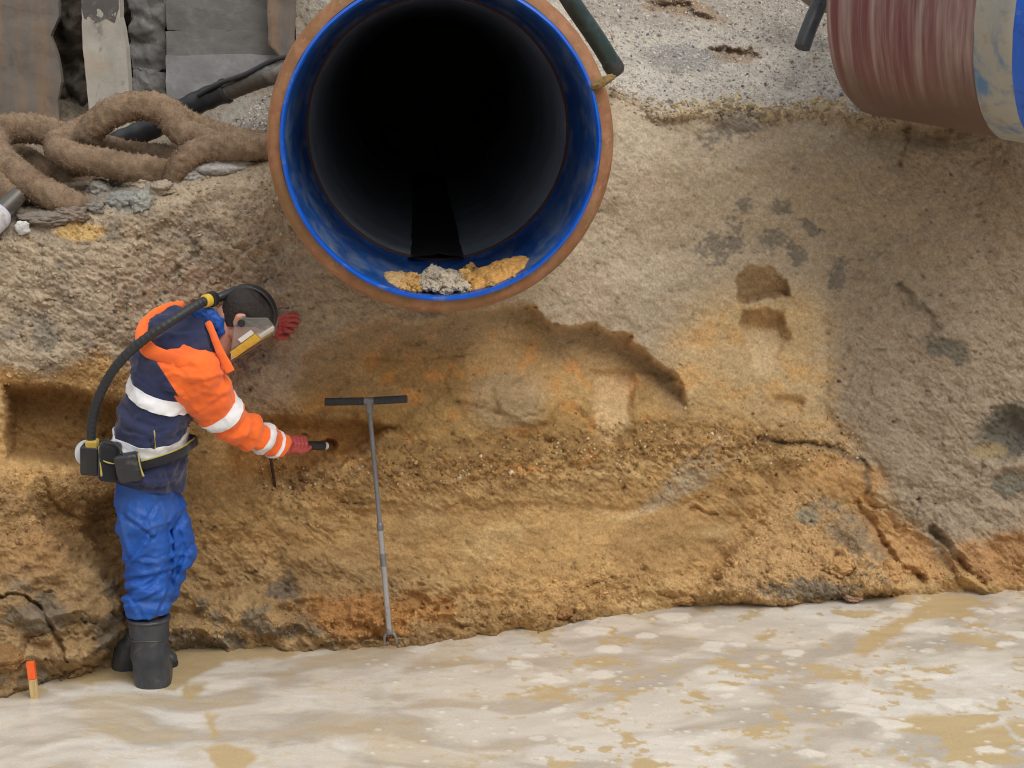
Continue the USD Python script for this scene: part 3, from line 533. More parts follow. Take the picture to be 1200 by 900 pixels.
# soil dropped inside the mouth: grey clay lumps and ochre sand
def lump(r, seed, sub=3, rough_=.35, squash=(1, 1, 1), f=2.0):
    s = trimesh.creation.icosphere(sub, 1.0); v = s.vertices
    k = 1 + rough_ * fb0(v * f + seed * 7.3, 4, seed) + rough_ * .35 * fb0(v * f * 3.1 + seed, 3, seed + 1)
    s.vertices = v * k[:, None] * r * np.asarray(squash); return s
sandm = colored('loose_sand', rough=.95, bump=(260., .5, .004))
def sand_patch(ang0, ang1, z0, z1, h, color, seed, nm='sand'):
    """loose soil lying on the inside of the pipe between two angles from the invert"""
    na, nz = 90, 60; A, Zg = np.meshgrid(np.linspace(ang0, ang1, na), np.linspace(z0, z1, nz), indexing='ij')
    ta, tz = (A - ang0) / (ang1 - ang0) * 2 - 1, (Zg - z0) / (z1 - z0) * 2 - 1
    e = 1 - 1.4 * (ta ** 2 + tz ** 2) + .3 * fb0(np.stack([A * 14, Zg * 9, A * 0], -1), 4, seed)
    L = h * np.sqrt(np.clip(e, 0, 1)) + .16 * h * fb0(np.stack([A * 40, Zg * 24, A * 0], -1), 5, seed + 1) * sstep(0, .3, e) - .010
    Pt = np.stack([(IR - L) * np.sin(A), -(IR - L) * np.cos(A), Zg], -1).reshape(-1, 3)
    i = np.arange(na * nz).reshape(na, nz); q = np.stack([i[:-1, :-1], i[:-1, 1:], i[1:, 1:], i[1:, :-1]], -1).reshape(-1, 4)
    m = trimesh.Trimesh(Pt, np.vstack([q[:, [0, 1, 2]], q[:, [0, 2, 3]]]), process=False); m.apply_transform(AXT)
    c = lin(color) * (.75 + .5 * fbm(Pt * 40, 4, seed + 2))[:, None]
    return m, c
sx = 1 if (AXT[:3, 0] @ [1, 0, 0]) > 0 else -1
for a0, a1, z0, z1, h, colr, sd, lab in ((-.44, .0, .02, .60, .036, (196, 160, 108), 3, 'ochre sand lying at the left inside the big pipe mouth'), (.05, .70, .02, .56, .055, (200, 150, 84), 5, 'orange sand lying at the right inside the big pipe mouth')):
    m, c = sand_patch(sx * a0, sx * a1, z0, z1, h, colr, sd)
    tag(obj('sand', m, sandm, smooth=True, col=c), lab, 'sand', kind='stuff')
rs = np.random.default_rng(12); ms, cs = [], []
for k in range(330):
    a = rs.normal(.03, .13) if k < 200 else rs.uniform(-.36, .5); z = abs(rs.normal(.22, .13)) + .03; r = rs.lognormal(-4.1, .35) * (1 if k < 200 else .55); lev = rs.uniform(0, .035) * math.exp(-(a / .14) ** 2)
    m = lump(r, 100 + k, 3, .75, (1, .8, 1.2), 1.7); m.apply_translation([sx * (IR - r * .5 - lev) * math.sin(a), -(IR - r * .5 - lev) * math.cos(a), z]); m.apply_transform(AXT)
    ms.append(m); cs.append(np.tile(lin((184, 170, 148) if -.13 < a < .17 else (200, 156, 92)) * rs.uniform(.75, 1.1), (len(m.vertices), 1)))
tag(obj('clay_crumbs', cat(ms), sandm, smooth=True, col=np.vstack(cs)), 'grey clay and ochre crumbs heaped inside the big pipe mouth', 'clay', kind='stuff')
# soil stuck on the rim, upper right
m = lump(.05, 55, 3, .4, (.35, 1, .5)); m.apply_transform(frame(at(706, 96, 6.76), (.45, 0, -.9), z=(0, -1, 0)) @ trimesh.transformations.scale_matrix(1)); 
obj('soil_clump', m, sandm, pipe, smooth=True, col=np.tile(lin((140, 116, 76)), (len(m.vertices), 1)))

# ---------------------------------------------------------------- second pipe lying on the shoulder, upper right
D2 = np.array([.8, -.6, -.14]); D2 /= np.linalg.norm(D2); O2 = at(1051, -42, 8.0); T2 = ring_frame(O2, D2)
pale_red = mat('scraped_red_paint', {
    'g': ('geometry', {}), 'al': ('vector_math', {'math_type': 'dot_product', 'vector2': tuple(map(float, D2))}),
    'sx': ('separate_xyz', {}), 'cx': ('combine_xyz', {}), 'mm': ('math', {'math_type': 'multiply', 'value2': 26.0}), 'mz': ('math', {'math_type': 'multiply', 'value2': 1.3}),
    'n': ('noise_texture', {'scale': 1.0, 'detail': 5.0, 'roughness': .65, 'distortion': .25}), 'r': ('rgb_ramp', {'ramp': [(.30, tuple(lin((92, 42, 50)))), (.46, tuple(lin((112, 74, 76)))), (.68, tuple(lin((150, 134, 128))))]}),
    'zr': ('map_range', {'from_min': 2.32, 'from_max': 2.62, 'to_min': 0.0, 'to_max': 1.0, 'clamp': True}), 'm2': ('mix', {'color1': tuple(lin((88, 68, 60)))}),  # underside shade painted as darker brown, fading out upwards
    'n3': ('noise_texture', {'scale': 3.0, 'detail': 6.0, 'roughness': .6}), 'ad': ('math', {'math_type': 'add', 'value2': 0.0}), 'sb': ('math', {'math_type': 'multiply_add', 'value2': 1.2, 'value3': -.6}), 'ad2': ('math', {'math_type': 'add', 'use_clamp': True}),
    'b': ('bump', {'strength': .25, 'distance': .004}), 'p': ('principled_bsdf', {'roughness': .42, 'specular_ior_level': .5}),
}, [('g.position', 'al.vector1'), ('g.position', 'sx.vector'), ('al.value', 'mm.value1'), ('sx.z', 'mz.value1'), ('mm.value', 'cx.x'), ('mz.value', 'cx.y'), ('cx.vector', 'n.vector'), ('n.fac', 'r.fac'), ('r.color', 'm2.color2'),
    ('sx.z', 'zr.value'), ('g.position', 'n3.vector'), ('n3.fac', 'sb.value1'), ('zr.result', 'ad2.value1'), ('sb.value', 'ad2.value2'), ('ad2.value', 'm2.fac'), ('m2.color', 'p.base_color'), ('n.fac', 'b.height'), ('b.normal', 'p.normal')])
R2 = .683; L2 = .68
p2 = thing('red_pipe', 'scraped dull red pipe lying on the slope at upper right', 'pipe')
obj('barrel', lathe(fine_prof([(R2 - .07, .0), (R2 - .02, .0), (R2, .03), (R2, L2)], .03), T2, 180, .002, 2), pale_red, p2, smooth=40)
tan = dirty('tan_band', lin((150, 148, 138)), [(lin((116, 130, 138)), 4, .45, .65, .7, one), (lin((50, 104, 150)), 5, .50, .62, .8, (1, 1, .4)), (lin((120, 90, 60)), 8, .55, .7, .6, one)], rough=.6)
obj('end_band', lathe(fine_prof([(R2 - .001, L2), (R2 + .006, L2 + .003), (R2 + .006, L2 + .15), (R2 - .004, L2 + .165)], .02), T2, 180, .002, 6), tan, p2, smooth=40)
obj('blue_end', lathe(fine_prof([(R2 - .004, L2 + .16), (R2 - .012, L2 + .175), (R2 - .014, L2 + .36), (R2 - .03, L2 + .37), (IR, L2 + .37), (IR, L2)], .02), T2, 180, .002, 7), blue_paint, p2, smooth=40)
obj('inner_wall', lathe(fine_prof([(R2 - .07, 0.0), (IR + .001, .05), (IR + .001, L2 + .01)], .05), T2, 120), lining, p2, smooth=40)
m = lump(.028, 77, 3, .3); m.apply_translation(at(1203, 24, 7.28)); obj('soil_clump', m, sandm, p2, smooth=True, col=np.tile(lin((190, 170, 150)), (len(m.vertices), 1)))
def puff(t, fn):
    """move the vertices along their normals by fn(points)"""
    t = t.copy(); t.vertices = t.vertices + t.vertex_normals * fn(t.vertices)[:, None]; return t
# ---------------------------------------------------------------- wall of sheet piles and old masonry, upper left
def slabpoly(pts, y, th, jitter=0.0, seed=0):
    """upright slab: outline given where it stands (px, py at distance y), th metres thick, edges softened"""
    from shapely.geometry import Polygon
    Pw = at(np.array(pts, float)[:, 0], np.array(pts, float)[:, 1], y)[:, [0, 2]]
    m = trimesh.creation.extrude_polygon(Polygon(Pw).buffer(-.006).buffer(.006, quad_segs=3), th)
    v = m.vertices.copy(); m.vertices = np.c_[v[:, 0], y + th - v[:, 2], v[:, 1]]
    if m.volume < 0: m.invert()
    m = to_tm(to_mf(m).refine_to_length(.03))
    if jitter: 
        q_ = m.vertices; m.vertices = q_ + jitter * np.stack([fb0(q_ * 9, 4, seed), fb0(q_ * 9, 4, seed + 1), fb0(q_ * 9, 4, seed + 2)], -1)
    return m
steel = dirty('weathered_steel', lin((112, 104, 96)), [(lin((140, 112, 82)), 2.2, .45, .65, .8, (3.5, 1, .35)), (lin((92, 92, 92)), 3, .45, .65, .7, (2, 1, .5)), (lin((150, 110, 64)), 3, .58, .7, .6, (4, 1, .25)), (lin((84, 76, 68)), 9, .52, .7, .6, one)], rough=.8, bump=.35, bscale=25, dist=.006)
postm = dirty('pale_concrete', lin((172, 166, 154)), [(lin((140, 140, 134)), 6, .42, .65, .6, (1, 1, .5)), (lin((176, 150, 124)), 3, .56, .7, .5, one), (lin((70, 72, 72)), 14, .6, .7, .5, (1, 1, .5))], rough=.85, bump=.4, bscale=30, dist=.006)
greyc = dirty('grey_concrete', lin((112, 110, 107)), [(lin((88, 86, 84)), 4, .42, .62, .7, (1, 1, 2)), (lin((134, 134, 134)), 6, .52, .7, .6, (1, 1, 1.5)), (lin((104, 92, 78)), 10, .56, .7, .5, one)], rough=.85, bump=.5, bscale=22, dist=.008)
palegrey = dirty('pale_grey_concrete', lin((134, 134, 134)), [(lin((112, 112, 114)), 5, .42, .62, .7, (1, 1, .6)), (lin((154, 154, 156)), 8, .52, .7, .6, one), (lin((104, 98, 90)), 12, .56, .7, .5, one)], rough=.85, bump=.5, bscale=22, dist=.008)
rw = thing('retaining_wall', 'weathered wall of grey panels and a pale post behind the brown coiled hoses', 'wall')
obj('steel_panel', slabpoly([(-900, -200), (66, -200), (68, 20), (60, 42), (70, 70), (72, 95), (66, 118), (70, 150), (74, 220), (-900, 220)], 8.74, .05, .012, 3), steel, rw, smooth=40)
obj('concrete_post', slabpoly([(90, -200), (139, -200), (141, 20), (147, 55), (150, 95), (154, 215), (108, 215), (103, 120), (97, 50)], 8.70, .09, .01, 5), postm, rw, smooth=40)
topst = dirty('sooty_stain', lin((88, 84, 82)), [(lin((120, 112, 104)), 12, .5, .62, .8, one)], rough=.85)
obj('dark_stain', slabpoly([(93, -200), (137, -200), (139, 10), (134, 27), (124, 22), (110, 28), (98, 22), (95, 8)], 8.697, .06, .006, 8), topst, rw, smooth=40)
# ribbed panel, four courses
for (a, b, yy, th) in ((-200, -2, 8.96, .2), (-1, 30, 8.90, .2), (35.5, 64, 8.86, .25), (64.5, 130, 8.835, .28)):
    obj('course', slabpoly([(194, a), (330, a), (330, b + 6), (196, b + 6)], yy, th, .008, int(a) % 17), palegrey if a > 60 else greyc, rw, smooth=40)
obj('brown_panel', slabpoly([(312, -200), (345, -200), (345, 150), (336, 120), (328, 70), (314, 52)], 8.78, .05, .01, 4), steel, rw, smooth=40)
for (x0, y0, x1, y1, yy) in ((152, -80, 194, 84, 8.93), (155, 80, 196, 116, 8.90)):
    m = slabpoly([(x0, y0), (x1, y0 + 2), (x1 + 1, y1), (x0 + 2, y1 - 1)], yy, .25, .03, int(x0 + y0)); m = puff(to_tm(to_mf(m).refine_to_length(.015)), lambda p: .03 * fb0(p * 14, 4, 5)); obj('rough_block', m, greyc, rw, smooth=40)
darksoil = dirty('packed_dark_soil', lin((92, 84, 74)), [(lin((66, 60, 54)), 9, .42, .62, .7, one), (lin((120, 112, 100)), 18, .56, .7, .6, one)], rough=.95, bump=.8, bscale=40, dist=.012)
ex, ez = np.meshgrid(np.linspace(-3.6, -1.12, 220), np.linspace(1.95, 3.9, 150), indexing='ij')
pe = np.stack([ex, 9.0 + 0 * ex, ez], -1); ey = 9.03 + .09 * fb0(pe * 5, 5, 91) + .05 * fb0(pe * 18, 3, 92)
gapx = at(83, 80, 8.8)[0]; ey -= .14 * np.exp(-((ex - gapx) / .07) ** 2) * (.6 + fb0(pe * 7, 3, 95))
i = np.arange(ex.size).reshape(ex.shape); q = np.stack([i[:-1, :-1], i[1:, :-1], i[1:, 1:], i[:-1, 1:]], -1).reshape(-1, 4)
obj('packed_soil', (np.stack([ex, ey, ez], -1).reshape(-1, 3), q), darksoil, rw, smooth=True)

# ---------------------------------------------------------------- coir-wrapped hoses
def path(pts, n=None):
    a = np.array(pts, float); Pw = at(a[:, 0], a[:, 1], a[:, 2]); L = np.linalg.norm(np.diff(Pw, axis=0), axis=1).sum()
    return catmull(Pw, n or max(8, int(L / .012)))
coirm = dirty('coir', lin((138, 118, 98)), [(lin((100, 84, 68)), 18, .42, .62, .7, one), (lin((156, 130, 104)), 30, .52, .7, .7, one), (lin((86, 64, 48)), 5, .5, .68, .6, one)], rough=.95, spec=.1, bump=.9, bscale=110, dist=.006)
fibm = simple('coir_fibre', lin((152, 130, 106)), rough=.95, spec=.1, var=.55, scale=160)
def coir_hose(pts, r, label, seed):
    Pc = path(pts); rs = np.random.default_rng(seed); t = tube(Pc, r, 28)
    v = t.vertices; L = np.repeat(np.arange(len(Pc)), 28); ax = np.r_[Pc[L], Pc[:1], Pc[-1:]]; dr = v - ax; dn = dr / (np.linalg.norm(dr, axis=1, keepdims=True) + 1e-9)
    k = .007 * fb0(v * 40, 3, seed) + .006 * fb0(v * 110, 3, seed + 1) + .006 * fb0(v * 12, 2, seed + 2)
    arc_ = np.r_[np.repeat(np.arange(len(Pc)) * .012, 28), 0, 0]; hel = np.r_[np.tile(np.arange(28) / 28, len(Pc)), 0, 0]
    k += .0035 * np.sin(2 * math.pi * (arc_ / .034 + hel) + 2.5 * fb0(v * 14, 2, seed + 3)); k[-2:] = 0
    t.vertices = v + dn * k[:, None]
    x = thing('coir_hose', label, 'hose', 'coir hoses heaped on the shoulder of the bank'); obj('wrap', t, coirm, x, smooth=True)
    n = int(len(Pc) * 70); f = rs.integers(0, len(v) - 2, n); b = t.vertices[f]; d = dn[f] * .8 + rs.normal(0, .75, (n, 3)); d /= np.linalg.norm(d, axis=1, keepdims=True)
    ln = rs.uniform(.005, .014, n)[:, None]; w = np.cross(d, rs.normal(0, 1, (n, 3))); w /= np.linalg.norm(w, axis=1, keepdims=True); w *= .0011
    V = np.stack([b - w, b + w, b + d * ln + rs.normal(0, .002, (n, 3))], 1).reshape(-1, 3)
    tag(obj('fibre', (V, np.arange(3 * n).reshape(-1, 3)), fibm, x, smooth=False), kind='stuff')
HR = .066
coir_hose([(215, 190, 8.0), (150, 181, 7.95), (110, 172, 7.9), (60, 156, 7.86), (25, 150, 7.8), (-4, 158, 7.72), (-2, 182, 7.62), (18, 203, 7.5), (45, 222, 7.43), (82, 240, 7.42), (104, 258, 7.52), (116, 270, 7.6)], HR, 'brown coir hose looping round at the left edge of the photo', 1)
coir_hose([(96, 200, 7.85), (97, 172, 7.78), (112, 146, 7.74), (140, 128, 7.73), (173, 124, 7.74), (196, 133, 7.74), (209, 150, 7.72), (236, 165, 7.68), (262, 176, 7.66)], HR, 'brown coir hose arching highest over the heap', 2)
coir_hose([(180, 126, 7.95), (200, 131, 7.9), (220, 143, 7.92), (245, 155, 7.98), (280, 164, 8.05), (330, 172, 8.1)], .058, 'thinner brown coir hose running right behind the arch', 3)
coir_hose([(104, 150, 8.0), (84, 160, 7.8), (68, 171, 7.66), (78, 181, 7.6), (110, 189, 7.57), (150, 196, 7.58), (190, 203, 7.64), (215, 212, 7.7)], .064, 'brown coir hose lying lowest at the front of the heap', 4)
coir_hose([(340, 170, 7.62), (300, 172, 7.6), (255, 173, 7.58), (226, 181, 7.57), (211, 196, 7.57), (206, 216, 7.6)], .06, 'brown coir hose bending up towards the big pipe', 5)
coir_hose([(5, 172, 7.98), (35, 190, 7.93), (70, 208, 7.87), (112, 222, 7.8)], .06, 'shaded brown coir hose half hidden inside the left loop', 6)
coir_hose([(-60, 190, 7.55), (-20, 208, 7.46), (6, 226, 7.42), (22, 240, 7.4)], .06, 'short brown coir hose end above the white tube', 7)
# dark hose with a worn metal length
blackr = dirty('black_rubber', lin((38, 40, 44)), [(lin((70, 70, 68)), 8, .5, .68, .6, one), (lin((110, 100, 86)), 20, .62, .74, .4, one)], rough=.42, bump=.15)
worn = dirty('worn_metal', lin((86, 82, 76)), [(lin((150, 146, 138)), 6, .45, .65, .7, (1, 1, 2)), (lin((64, 58, 50)), 12, .5, .7, .6, one)], rough=.4, metallic=.3, bump=.15)
h = thing('suction_hose', 'black hose with a worn silvery length running behind the coir hoses', 'hose')
pp = path([(110, 178, 8.2), (140, 166, 8.18), (185, 146, 8.15), (228, 122, 8.12), (266, 106, 8.08)]); k = np.linspace(0, 1, len(pp))
obj('rubber_sleeve', tube(pp, .054 + .002 * np.sin(k * 60) + .006 * (k > .97), 24), blackr, h, smooth=60)
pp = path([(262, 108, 8.085), (290, 97, 8.05), (320, 87, 8.0), (350, 80, 7.95)]); obj('metal_length', tube(pp, .048 + .0012 * np.sin(np.arange(len(pp)) * 1.9), 24), worn, h, smooth=60)
pp = path([(232, 112, 8.06), (262, 96, 8.02), (290, 86, 8.0), (322, 70, 7.98), (345, 66, 7.95)], 40); tag(obj('cable', tube(pp, .012, 10), blackr, smooth=60), 'thin black cable lying along the suction hose', 'cable')
# white tube at the left edge and a scrap
whitep = dirty('white_plastic', lin((196, 198, 204)), [(lin((150, 150, 150)), 10, .5, .7, .6, one), (lin((120, 150, 190)), 7, .6, .68, .7, one), (lin((140, 120, 96)), 14, .58, .72, .6, one)], rough=.45)
wt = thing('white_tube', 'white plastic tube poking in at the left edge below the hoses', 'tube')
pp = path([(-70, 300, 7.12), (-20, 268, 7.2), (4, 246, 7.26)], 30); obj('tube_wall', tube(pp, np.r_[np.full(26, .062), .06, .056, .05, .04], 28), whitep, wt, smooth=60)
pp = path([(2, 248, 7.26), (16, 234, 7.31), (22, 228, 7.33)], 10); obj('tube_neck', tube(pp, np.linspace(.044, .036, 10), 20), worn, wt, smooth=60)
def chunk(name, px, py, r, color, label, cat_, seed, squash=(1, 1, 1), dy=.0, rough_=.35, group=None, f=1.6, sub=4):
    c = hit(px, py); c = at(px, py, c[1] - dy); m = lump(r, seed, sub, rough_, squash, f)
    m.vertices[:, :] = m.vertices + .010 * (fb0(m.vertices * 60, 3, seed + 3))[:, None] * m.vertices / r
    m.apply_translation(c); col_ = lin(color) * (.72 + .56 * fbm(m.vertices * 30, 4, seed + 9))[:, None]
    return tag(obj(name, m, soil, smooth=True, col=col_), label, cat_, group)
chunk('paper_scrap', 26, 267, .030, (205, 205, 200), 'small white scrap on the soil below the white tube', 'scrap', 900, (1, .5, 1), .03, .5, sub=2)
G_ = (150, 145, 136)
for i, (a, b, r, c, lab, sq) in enumerate([
    (118, 224, .055, G_, 'grey clay clod leftmost under the coir heap', (1, 1, 1)), (143, 213, .05, (158, 150, 138), 'pale grey clod tucked under the lowest coir hose', (1, 1, 1.1)), (163, 214, .06, (166, 152, 132), 'flat topped tan grey clod under the coir hoses', (1.4, 1, .8)),
    (142, 238, .055, (140, 140, 134), 'bluish grey clod below the pale clods of the heap', (1.2, 1, .9)), (166, 238, .05, (150, 150, 142), 'grey clod right of the bluish clod', (1, 1, 1)), (190, 222, .045, (160, 146, 126), 'small tan clod where two coir hoses meet', (1.3, 1, .8)),
    (112, 243, .04, (132, 126, 116), 'small dark grey clod left of the bluish clod', (1, 1, .9)), (50, 258, .06, (128, 118, 108), 'broad dark clod near the left edge beside the white scrap', (1.8, 1, .6)), (84, 252, .05, (136, 122, 108), 'dark brown clod above the yellow sand patch', (1.6, 1, .7))]):
    chunk('clay_clod', a, b, r, c, lab, 'clod', 910 + i, sq, .0, .45, 'clay clods under the coir hoses')
chunk('concrete_slab', 258, 196, .155, (176, 174, 170), 'pale grey broken slab lying just left of the big pipe', 'slab', 930, (1.15, .7, .42), .0, .35, f=1.2)
chunk('concrete_slab', 226, 208, .07, (164, 160, 154), 'small broken slab piece left of the pale slab', 'slab', 931, (1, .8, .6), .0, .4)
for i, (a, b, r, c, lab, sq) in enumerate([(985, 664, .062, (192, 150, 100), 'cracked ochre block of sand at the foot of the bank', (1, .9, .75)), (1043, 672, .06, (192, 150, 100), 'ochre clod right of the cracked sand block', (.9, .9, 1.2)),
    (660, 718, .04, (156, 116, 74), 'reddish clod at the waterline between auger and mound', (1, 1, .7)), (1000, 700, .04, (186, 148, 120), 'pinkish clod at the waterline below the mound', (1.2, 1, .5)), (800, 702, .045, (168, 130, 84), 'brown clod at the waterline left of the mound', (1.4, 1, .6)),
    (2, 772, .07, (142, 108, 68), 'broad brown clod at the left waterline by the stake', (1.2, 1, .7))]):
    chunk('sand_clod', a, b, r, c, lab, 'clod', 950 + i, sq, .0, .4, 'sand clods at the foot of the bank')

# ---------------------------------------------------------------- loose stones and crumbs: countless, joined by kind
def scatter(pts, rad, colors, seed, dy=.3, flat=.7, sub=1):
    rs = np.random.default_rng(seed); base = []
    for k in range(14):
        b_ = trimesh.creation.icosphere(1, 1.0); b_.vertices = b_.vertices * (rs.uniform(.62, 1.2, len(b_.vertices)) * 1.0)[:, None] * [1, rs.uniform(.6, 1), flat * rs.uniform(.6, 1.1)]; base.append(b_)
    ms, cs = [], []
    Pw = pts
    for k, p in enumerate(Pw):
        m = base[rs.integers(14)].copy(); A = trimesh.transformations.random_rotation_matrix(rs.random(3)); m.apply_transform(A); m.vertices *= rad[k]; m.vertices += p
        ms.append((m.vertices, m.faces)); cs.append(np.tile(colors[k], (len(m.vertices), 1)))
    n = np.cumsum([0] + [len(a) for a, _ in ms]); return (np.vstack([a for a, _ in ms]), np.vstack([f + o for (_, f), o in zip(ms, n)])), np.vstack(cs)
from scipy.interpolate import RegularGridInterpolator
_fx = [RegularGridInterpolator((gy, gx), P[..., k], bounds_error=False, fill_value=None) for k in range(3)]
def surf(px, py):
    p = np.c_[py, px]; return np.stack([f(p) for f in _fx], -1)
rs = np.random.default_rng(21)
grav = colored('stones', rough=.85, fine=(60., .2), bump=(150., .2, .003), coarse=(40., .2, .004))
def field(n, fx, fy, keepf=None):
    a, b = fx(n), fy(n)
    if keepf is not None: m = keepf(a, b); a, b = a[m], b[m]
    return a, b
pal = lin(np.array([(214, 196, 160), (190, 150, 96), (160, 112, 58), (222, 206, 176), (140, 96, 52), (178, 140, 92), (120, 84, 48)]))
# pebble layer
a = rs.uniform(300, 1010, 3000); yb = edge_y([(300, 556), (420, 553), (560, 548), (700, 532), (800, 522), (1000, 520)], a); b = yb + rs.normal(0, 17, 3000) + (a < 420) * 6
m = ~((a > 340) & (a < 410) & (b < 545)); a, b = a[m], b[m]; p = surf(a, b); r = np.minimum(rs.lognormal(-5.6, .5, len(a)), .014)
msh, c = scatter(p, r, pal[rs.choice(7, len(a), p=[.10, .2, .22, .06, .17, .17, .08])] * rs.uniform(.7, 1.05, (len(a), 1)), 22); tag(obj('pebbles', msh, grav, smooth=False, col=c), 'band of cream and brown pebbles running along the ochre bank', 'pebbles', kind='stuff')
# crumbs of sand on mound, waterline and slumps
a1, b1 = rs.uniform(800, 1070, 5000), rs.uniform(570, 705, 5000); m = psd([(805, 706), (850, 650), (875, 630), (905, 585), (935, 570), (965, 580), (1000, 610), (1030, 650), (1060, 696), (1000, 706)], a1, b1) > rs.uniform(-12, 10, 5000); a1, b1 = a1[m], b1[m]
a2 = rs.uniform(210, 1200, 2600); b2 = edge_y([(200, 752), (460, 748), (600, 730), (700, 710), (1000, 686), (1200, 680)], a2) - np.abs(rs.normal(0, 14, 2600))
a3, b3 = rs.normal(425, 55, 1500), rs.normal(722, 18, 1500); a4, b4 = rs.normal(660, 60, 1200), 690 + rs.normal(0, 22, 1200)
a5, b5 = rs.uniform(0, 150, 1600), rs.uniform(550, 640, 1600)
a = np.r_[a1, a2, a3, a4, a5]; b = np.r_[b1, b2, b3, b4, b5]; p = surf(a, b); r = np.minimum(rs.lognormal(-5.6, .5, len(a)), .02)
_cc = RegularGridInterpolator((gy, gx), C, bounds_error=False, fill_value=None)(np.c_[b, a])
msh, c = scatter(p, r, np.clip(_cc, 0, 1) * rs.uniform(.7, 1.35, (len(a), 1)), 23); tag(obj('soil_crumbs', msh, soil, smooth=False, col=c), 'loose crumbs of sand along the foot of the bank', 'soil', kind='stuff')
# grey clods on the rough left face
a, b = rs.uniform(0, 350, 4200), rs.uniform(190, 470, 4200); ty = edge_y(lipL, a); m = (b > ty + 3) & ~((a > 300) & (b > 380)); a, b = a[m], b[m]; p = surf(a, b); r = np.minimum(rs.lognormal(-5.5, .55, len(a)), .022)
_cc = RegularGridInterpolator((gy, gx), C, bounds_error=False, fill_value=None)(np.c_[b, a])
msh, c = scatter(p, r, np.clip(_cc, 0, 1) * rs.uniform(.75, 1.25, (len(a), 1)), 24, flat=.8); tag(obj('small_clods', msh, soil, smooth=False, col=c), 'small grey clods crumbling from the rough left face', 'soil', kind='stuff')
# clods breaking off along the upper lip
a = rs.uniform(715, 1050, 900); b = edge_y(lip_top, a) + rs.normal(3, 7, 900); p = surf(a, b); r = np.minimum(rs.lognormal(-5.0, .5, len(a)), .025)
_cc = RegularGridInterpolator((gy, gx), C, bounds_error=False, fill_value=None)(np.c_[b + 8, a])
msh, c = scatter(p, r, np.clip(_cc, 0, 1) * rs.uniform(.7, 1.15, (len(a), 1)), 28, flat=.8); tag(obj('lip_clods', msh, soil, smooth=False, col=c), 'ochre and grey clods breaking from the upper lip of the bank', 'soil', kind='stuff')
# gravel on the upper slope
a, b = rs.uniform(660, 1060, 9000), rs.uniform(-6, 132, 9000); ty = edge_y(lip_top, a); m = b < ty + 2; a, b = a[m], b[m]; p = surf(a, b); r = np.minimum(rs.lognormal(-5.5, .45, len(a)), .018)
pg = lin(np.array([(200, 192, 182), (176, 168, 160), (140, 136, 136), (110, 110, 116), (214, 206, 194), (170, 150, 128)]))
msh, c = scatter(p, r, pg[rs.choice(6, len(a), p=[.36, .30, .12, .05, .09, .08])] * rs.uniform(.8, 1.05, (len(a), 1)), 25); tag(obj('gravel', msh, grav, smooth=False, col=c), 'pale grey gravel on the slope right of the big pipe', 'gravel', kind='stuff')
a, b = rs.uniform(225, 345, 1600), rs.uniform(100, 180, 1600); m = b > 178 - (a - 225) * .75; a, b = a[m], b[m]; p = surf(a, b); r = np.minimum(rs.lognormal(-5.1, .45, len(a)), .022)
msh, c = scatter(p, r, pg[rs.choice(6, len(a), p=[.15, .25, .25, .15, .05, .15])] * rs.uniform(.7, 1.0, (len(a), 1)), 26); tag(obj('gravel', msh, grav, smooth=False, col=c), 'grey gravel between the coir hoses and the big pipe', 'gravel', kind='stuff')

# ---------------------------------------------------------------- hoses on the right
greenr = dirty('dark_green_rubber', lin((40, 58, 56)), [(lin((80, 104, 104)), 10, .52, .7, .6, one), (lin((28, 32, 32)), 5, .48, .66, .7, one)], rough=.35, bump=.1)
gh = thing('green_hose', 'dark green hose ending on the gravel right of the big pipe', 'hose')
pp = path([(630, -70, 8.0), (655, -22, 8.02), (676, 12, 8.05), (698, 44, 8.08), (719, 78, 8.12)]); obj('hose_wall', tube(pp, .044, 24), greenr, gh, smooth=60)
obj('hose_end', tube(path([(715, 72, 8.115), (721, 81, 8.125), (725, 87, 8.13)], 8), np.r_[.046, .047, .047, .047, .046, .044, .038, .03], 24), blackr, gh, smooth=60)
bh = thing('black_hose', 'short black hose hanging beside the red pipe', 'hose')
pp = path([(992, -50, 8.38), (972, -18, 8.4), (957, 12, 8.4), (947, 36, 8.36), (940, 56, 8.33)]); obj('hose_wall', tube(pp, .039, 20), blackr, bh, smooth=60)
pp = path([(930, -30, 8.7), (948, -8, 8.68), (972, 4, 8.66), (1000, 4, 8.66)]); tag(obj('rusty_pipe', tube(pp, .05, 20), steel, smooth=60), 'brown pipe end behind the short black hose at the top', 'pipe')

# ---------------------------------------------------------------- hand auger leaning on the bank
st1 = dirty('auger_steel', lin((128, 128, 130)), [(lin((92, 90, 88)), 12, .45, .65, .7, (1, 1, .4)), (lin((120, 96, 70)), 20, .58, .7, .5, one)], rough=.4, metallic=.35)
st2 = dirty('bright_steel', lin((190, 190, 194)), [(lin((140, 138, 136)), 10, .5, .7, .6, (1, 1, .4)), (lin((120, 100, 76)), 24, .6, .72, .6, one)], rough=.28, metallic=.8)
gripm = simple('rubber_grip', lin((52, 54, 58)), rough=.75, bump=.5, bscale=120)
ag = thing('hand_auger', 'steel hand auger with black T handle leaning against the ochre bank', 'auger')
A0, A1 = at(432, 470, 7.34), atz(457, 748, .045); A1[1] = min(A1[1], 7.2); A1 = at(457, 746, A1[1])
Lr = lambda t: A0 + (A1 - A0) * t
yw = A0[1]; hL, hR = at(381, 471, yw + .01), at(477, 467.5, yw - .01)
obj('rod', tube(np.array([Lr(t) for t in np.linspace(0, .56, 20)]), .0105, 16), st1, ag, smooth=60)
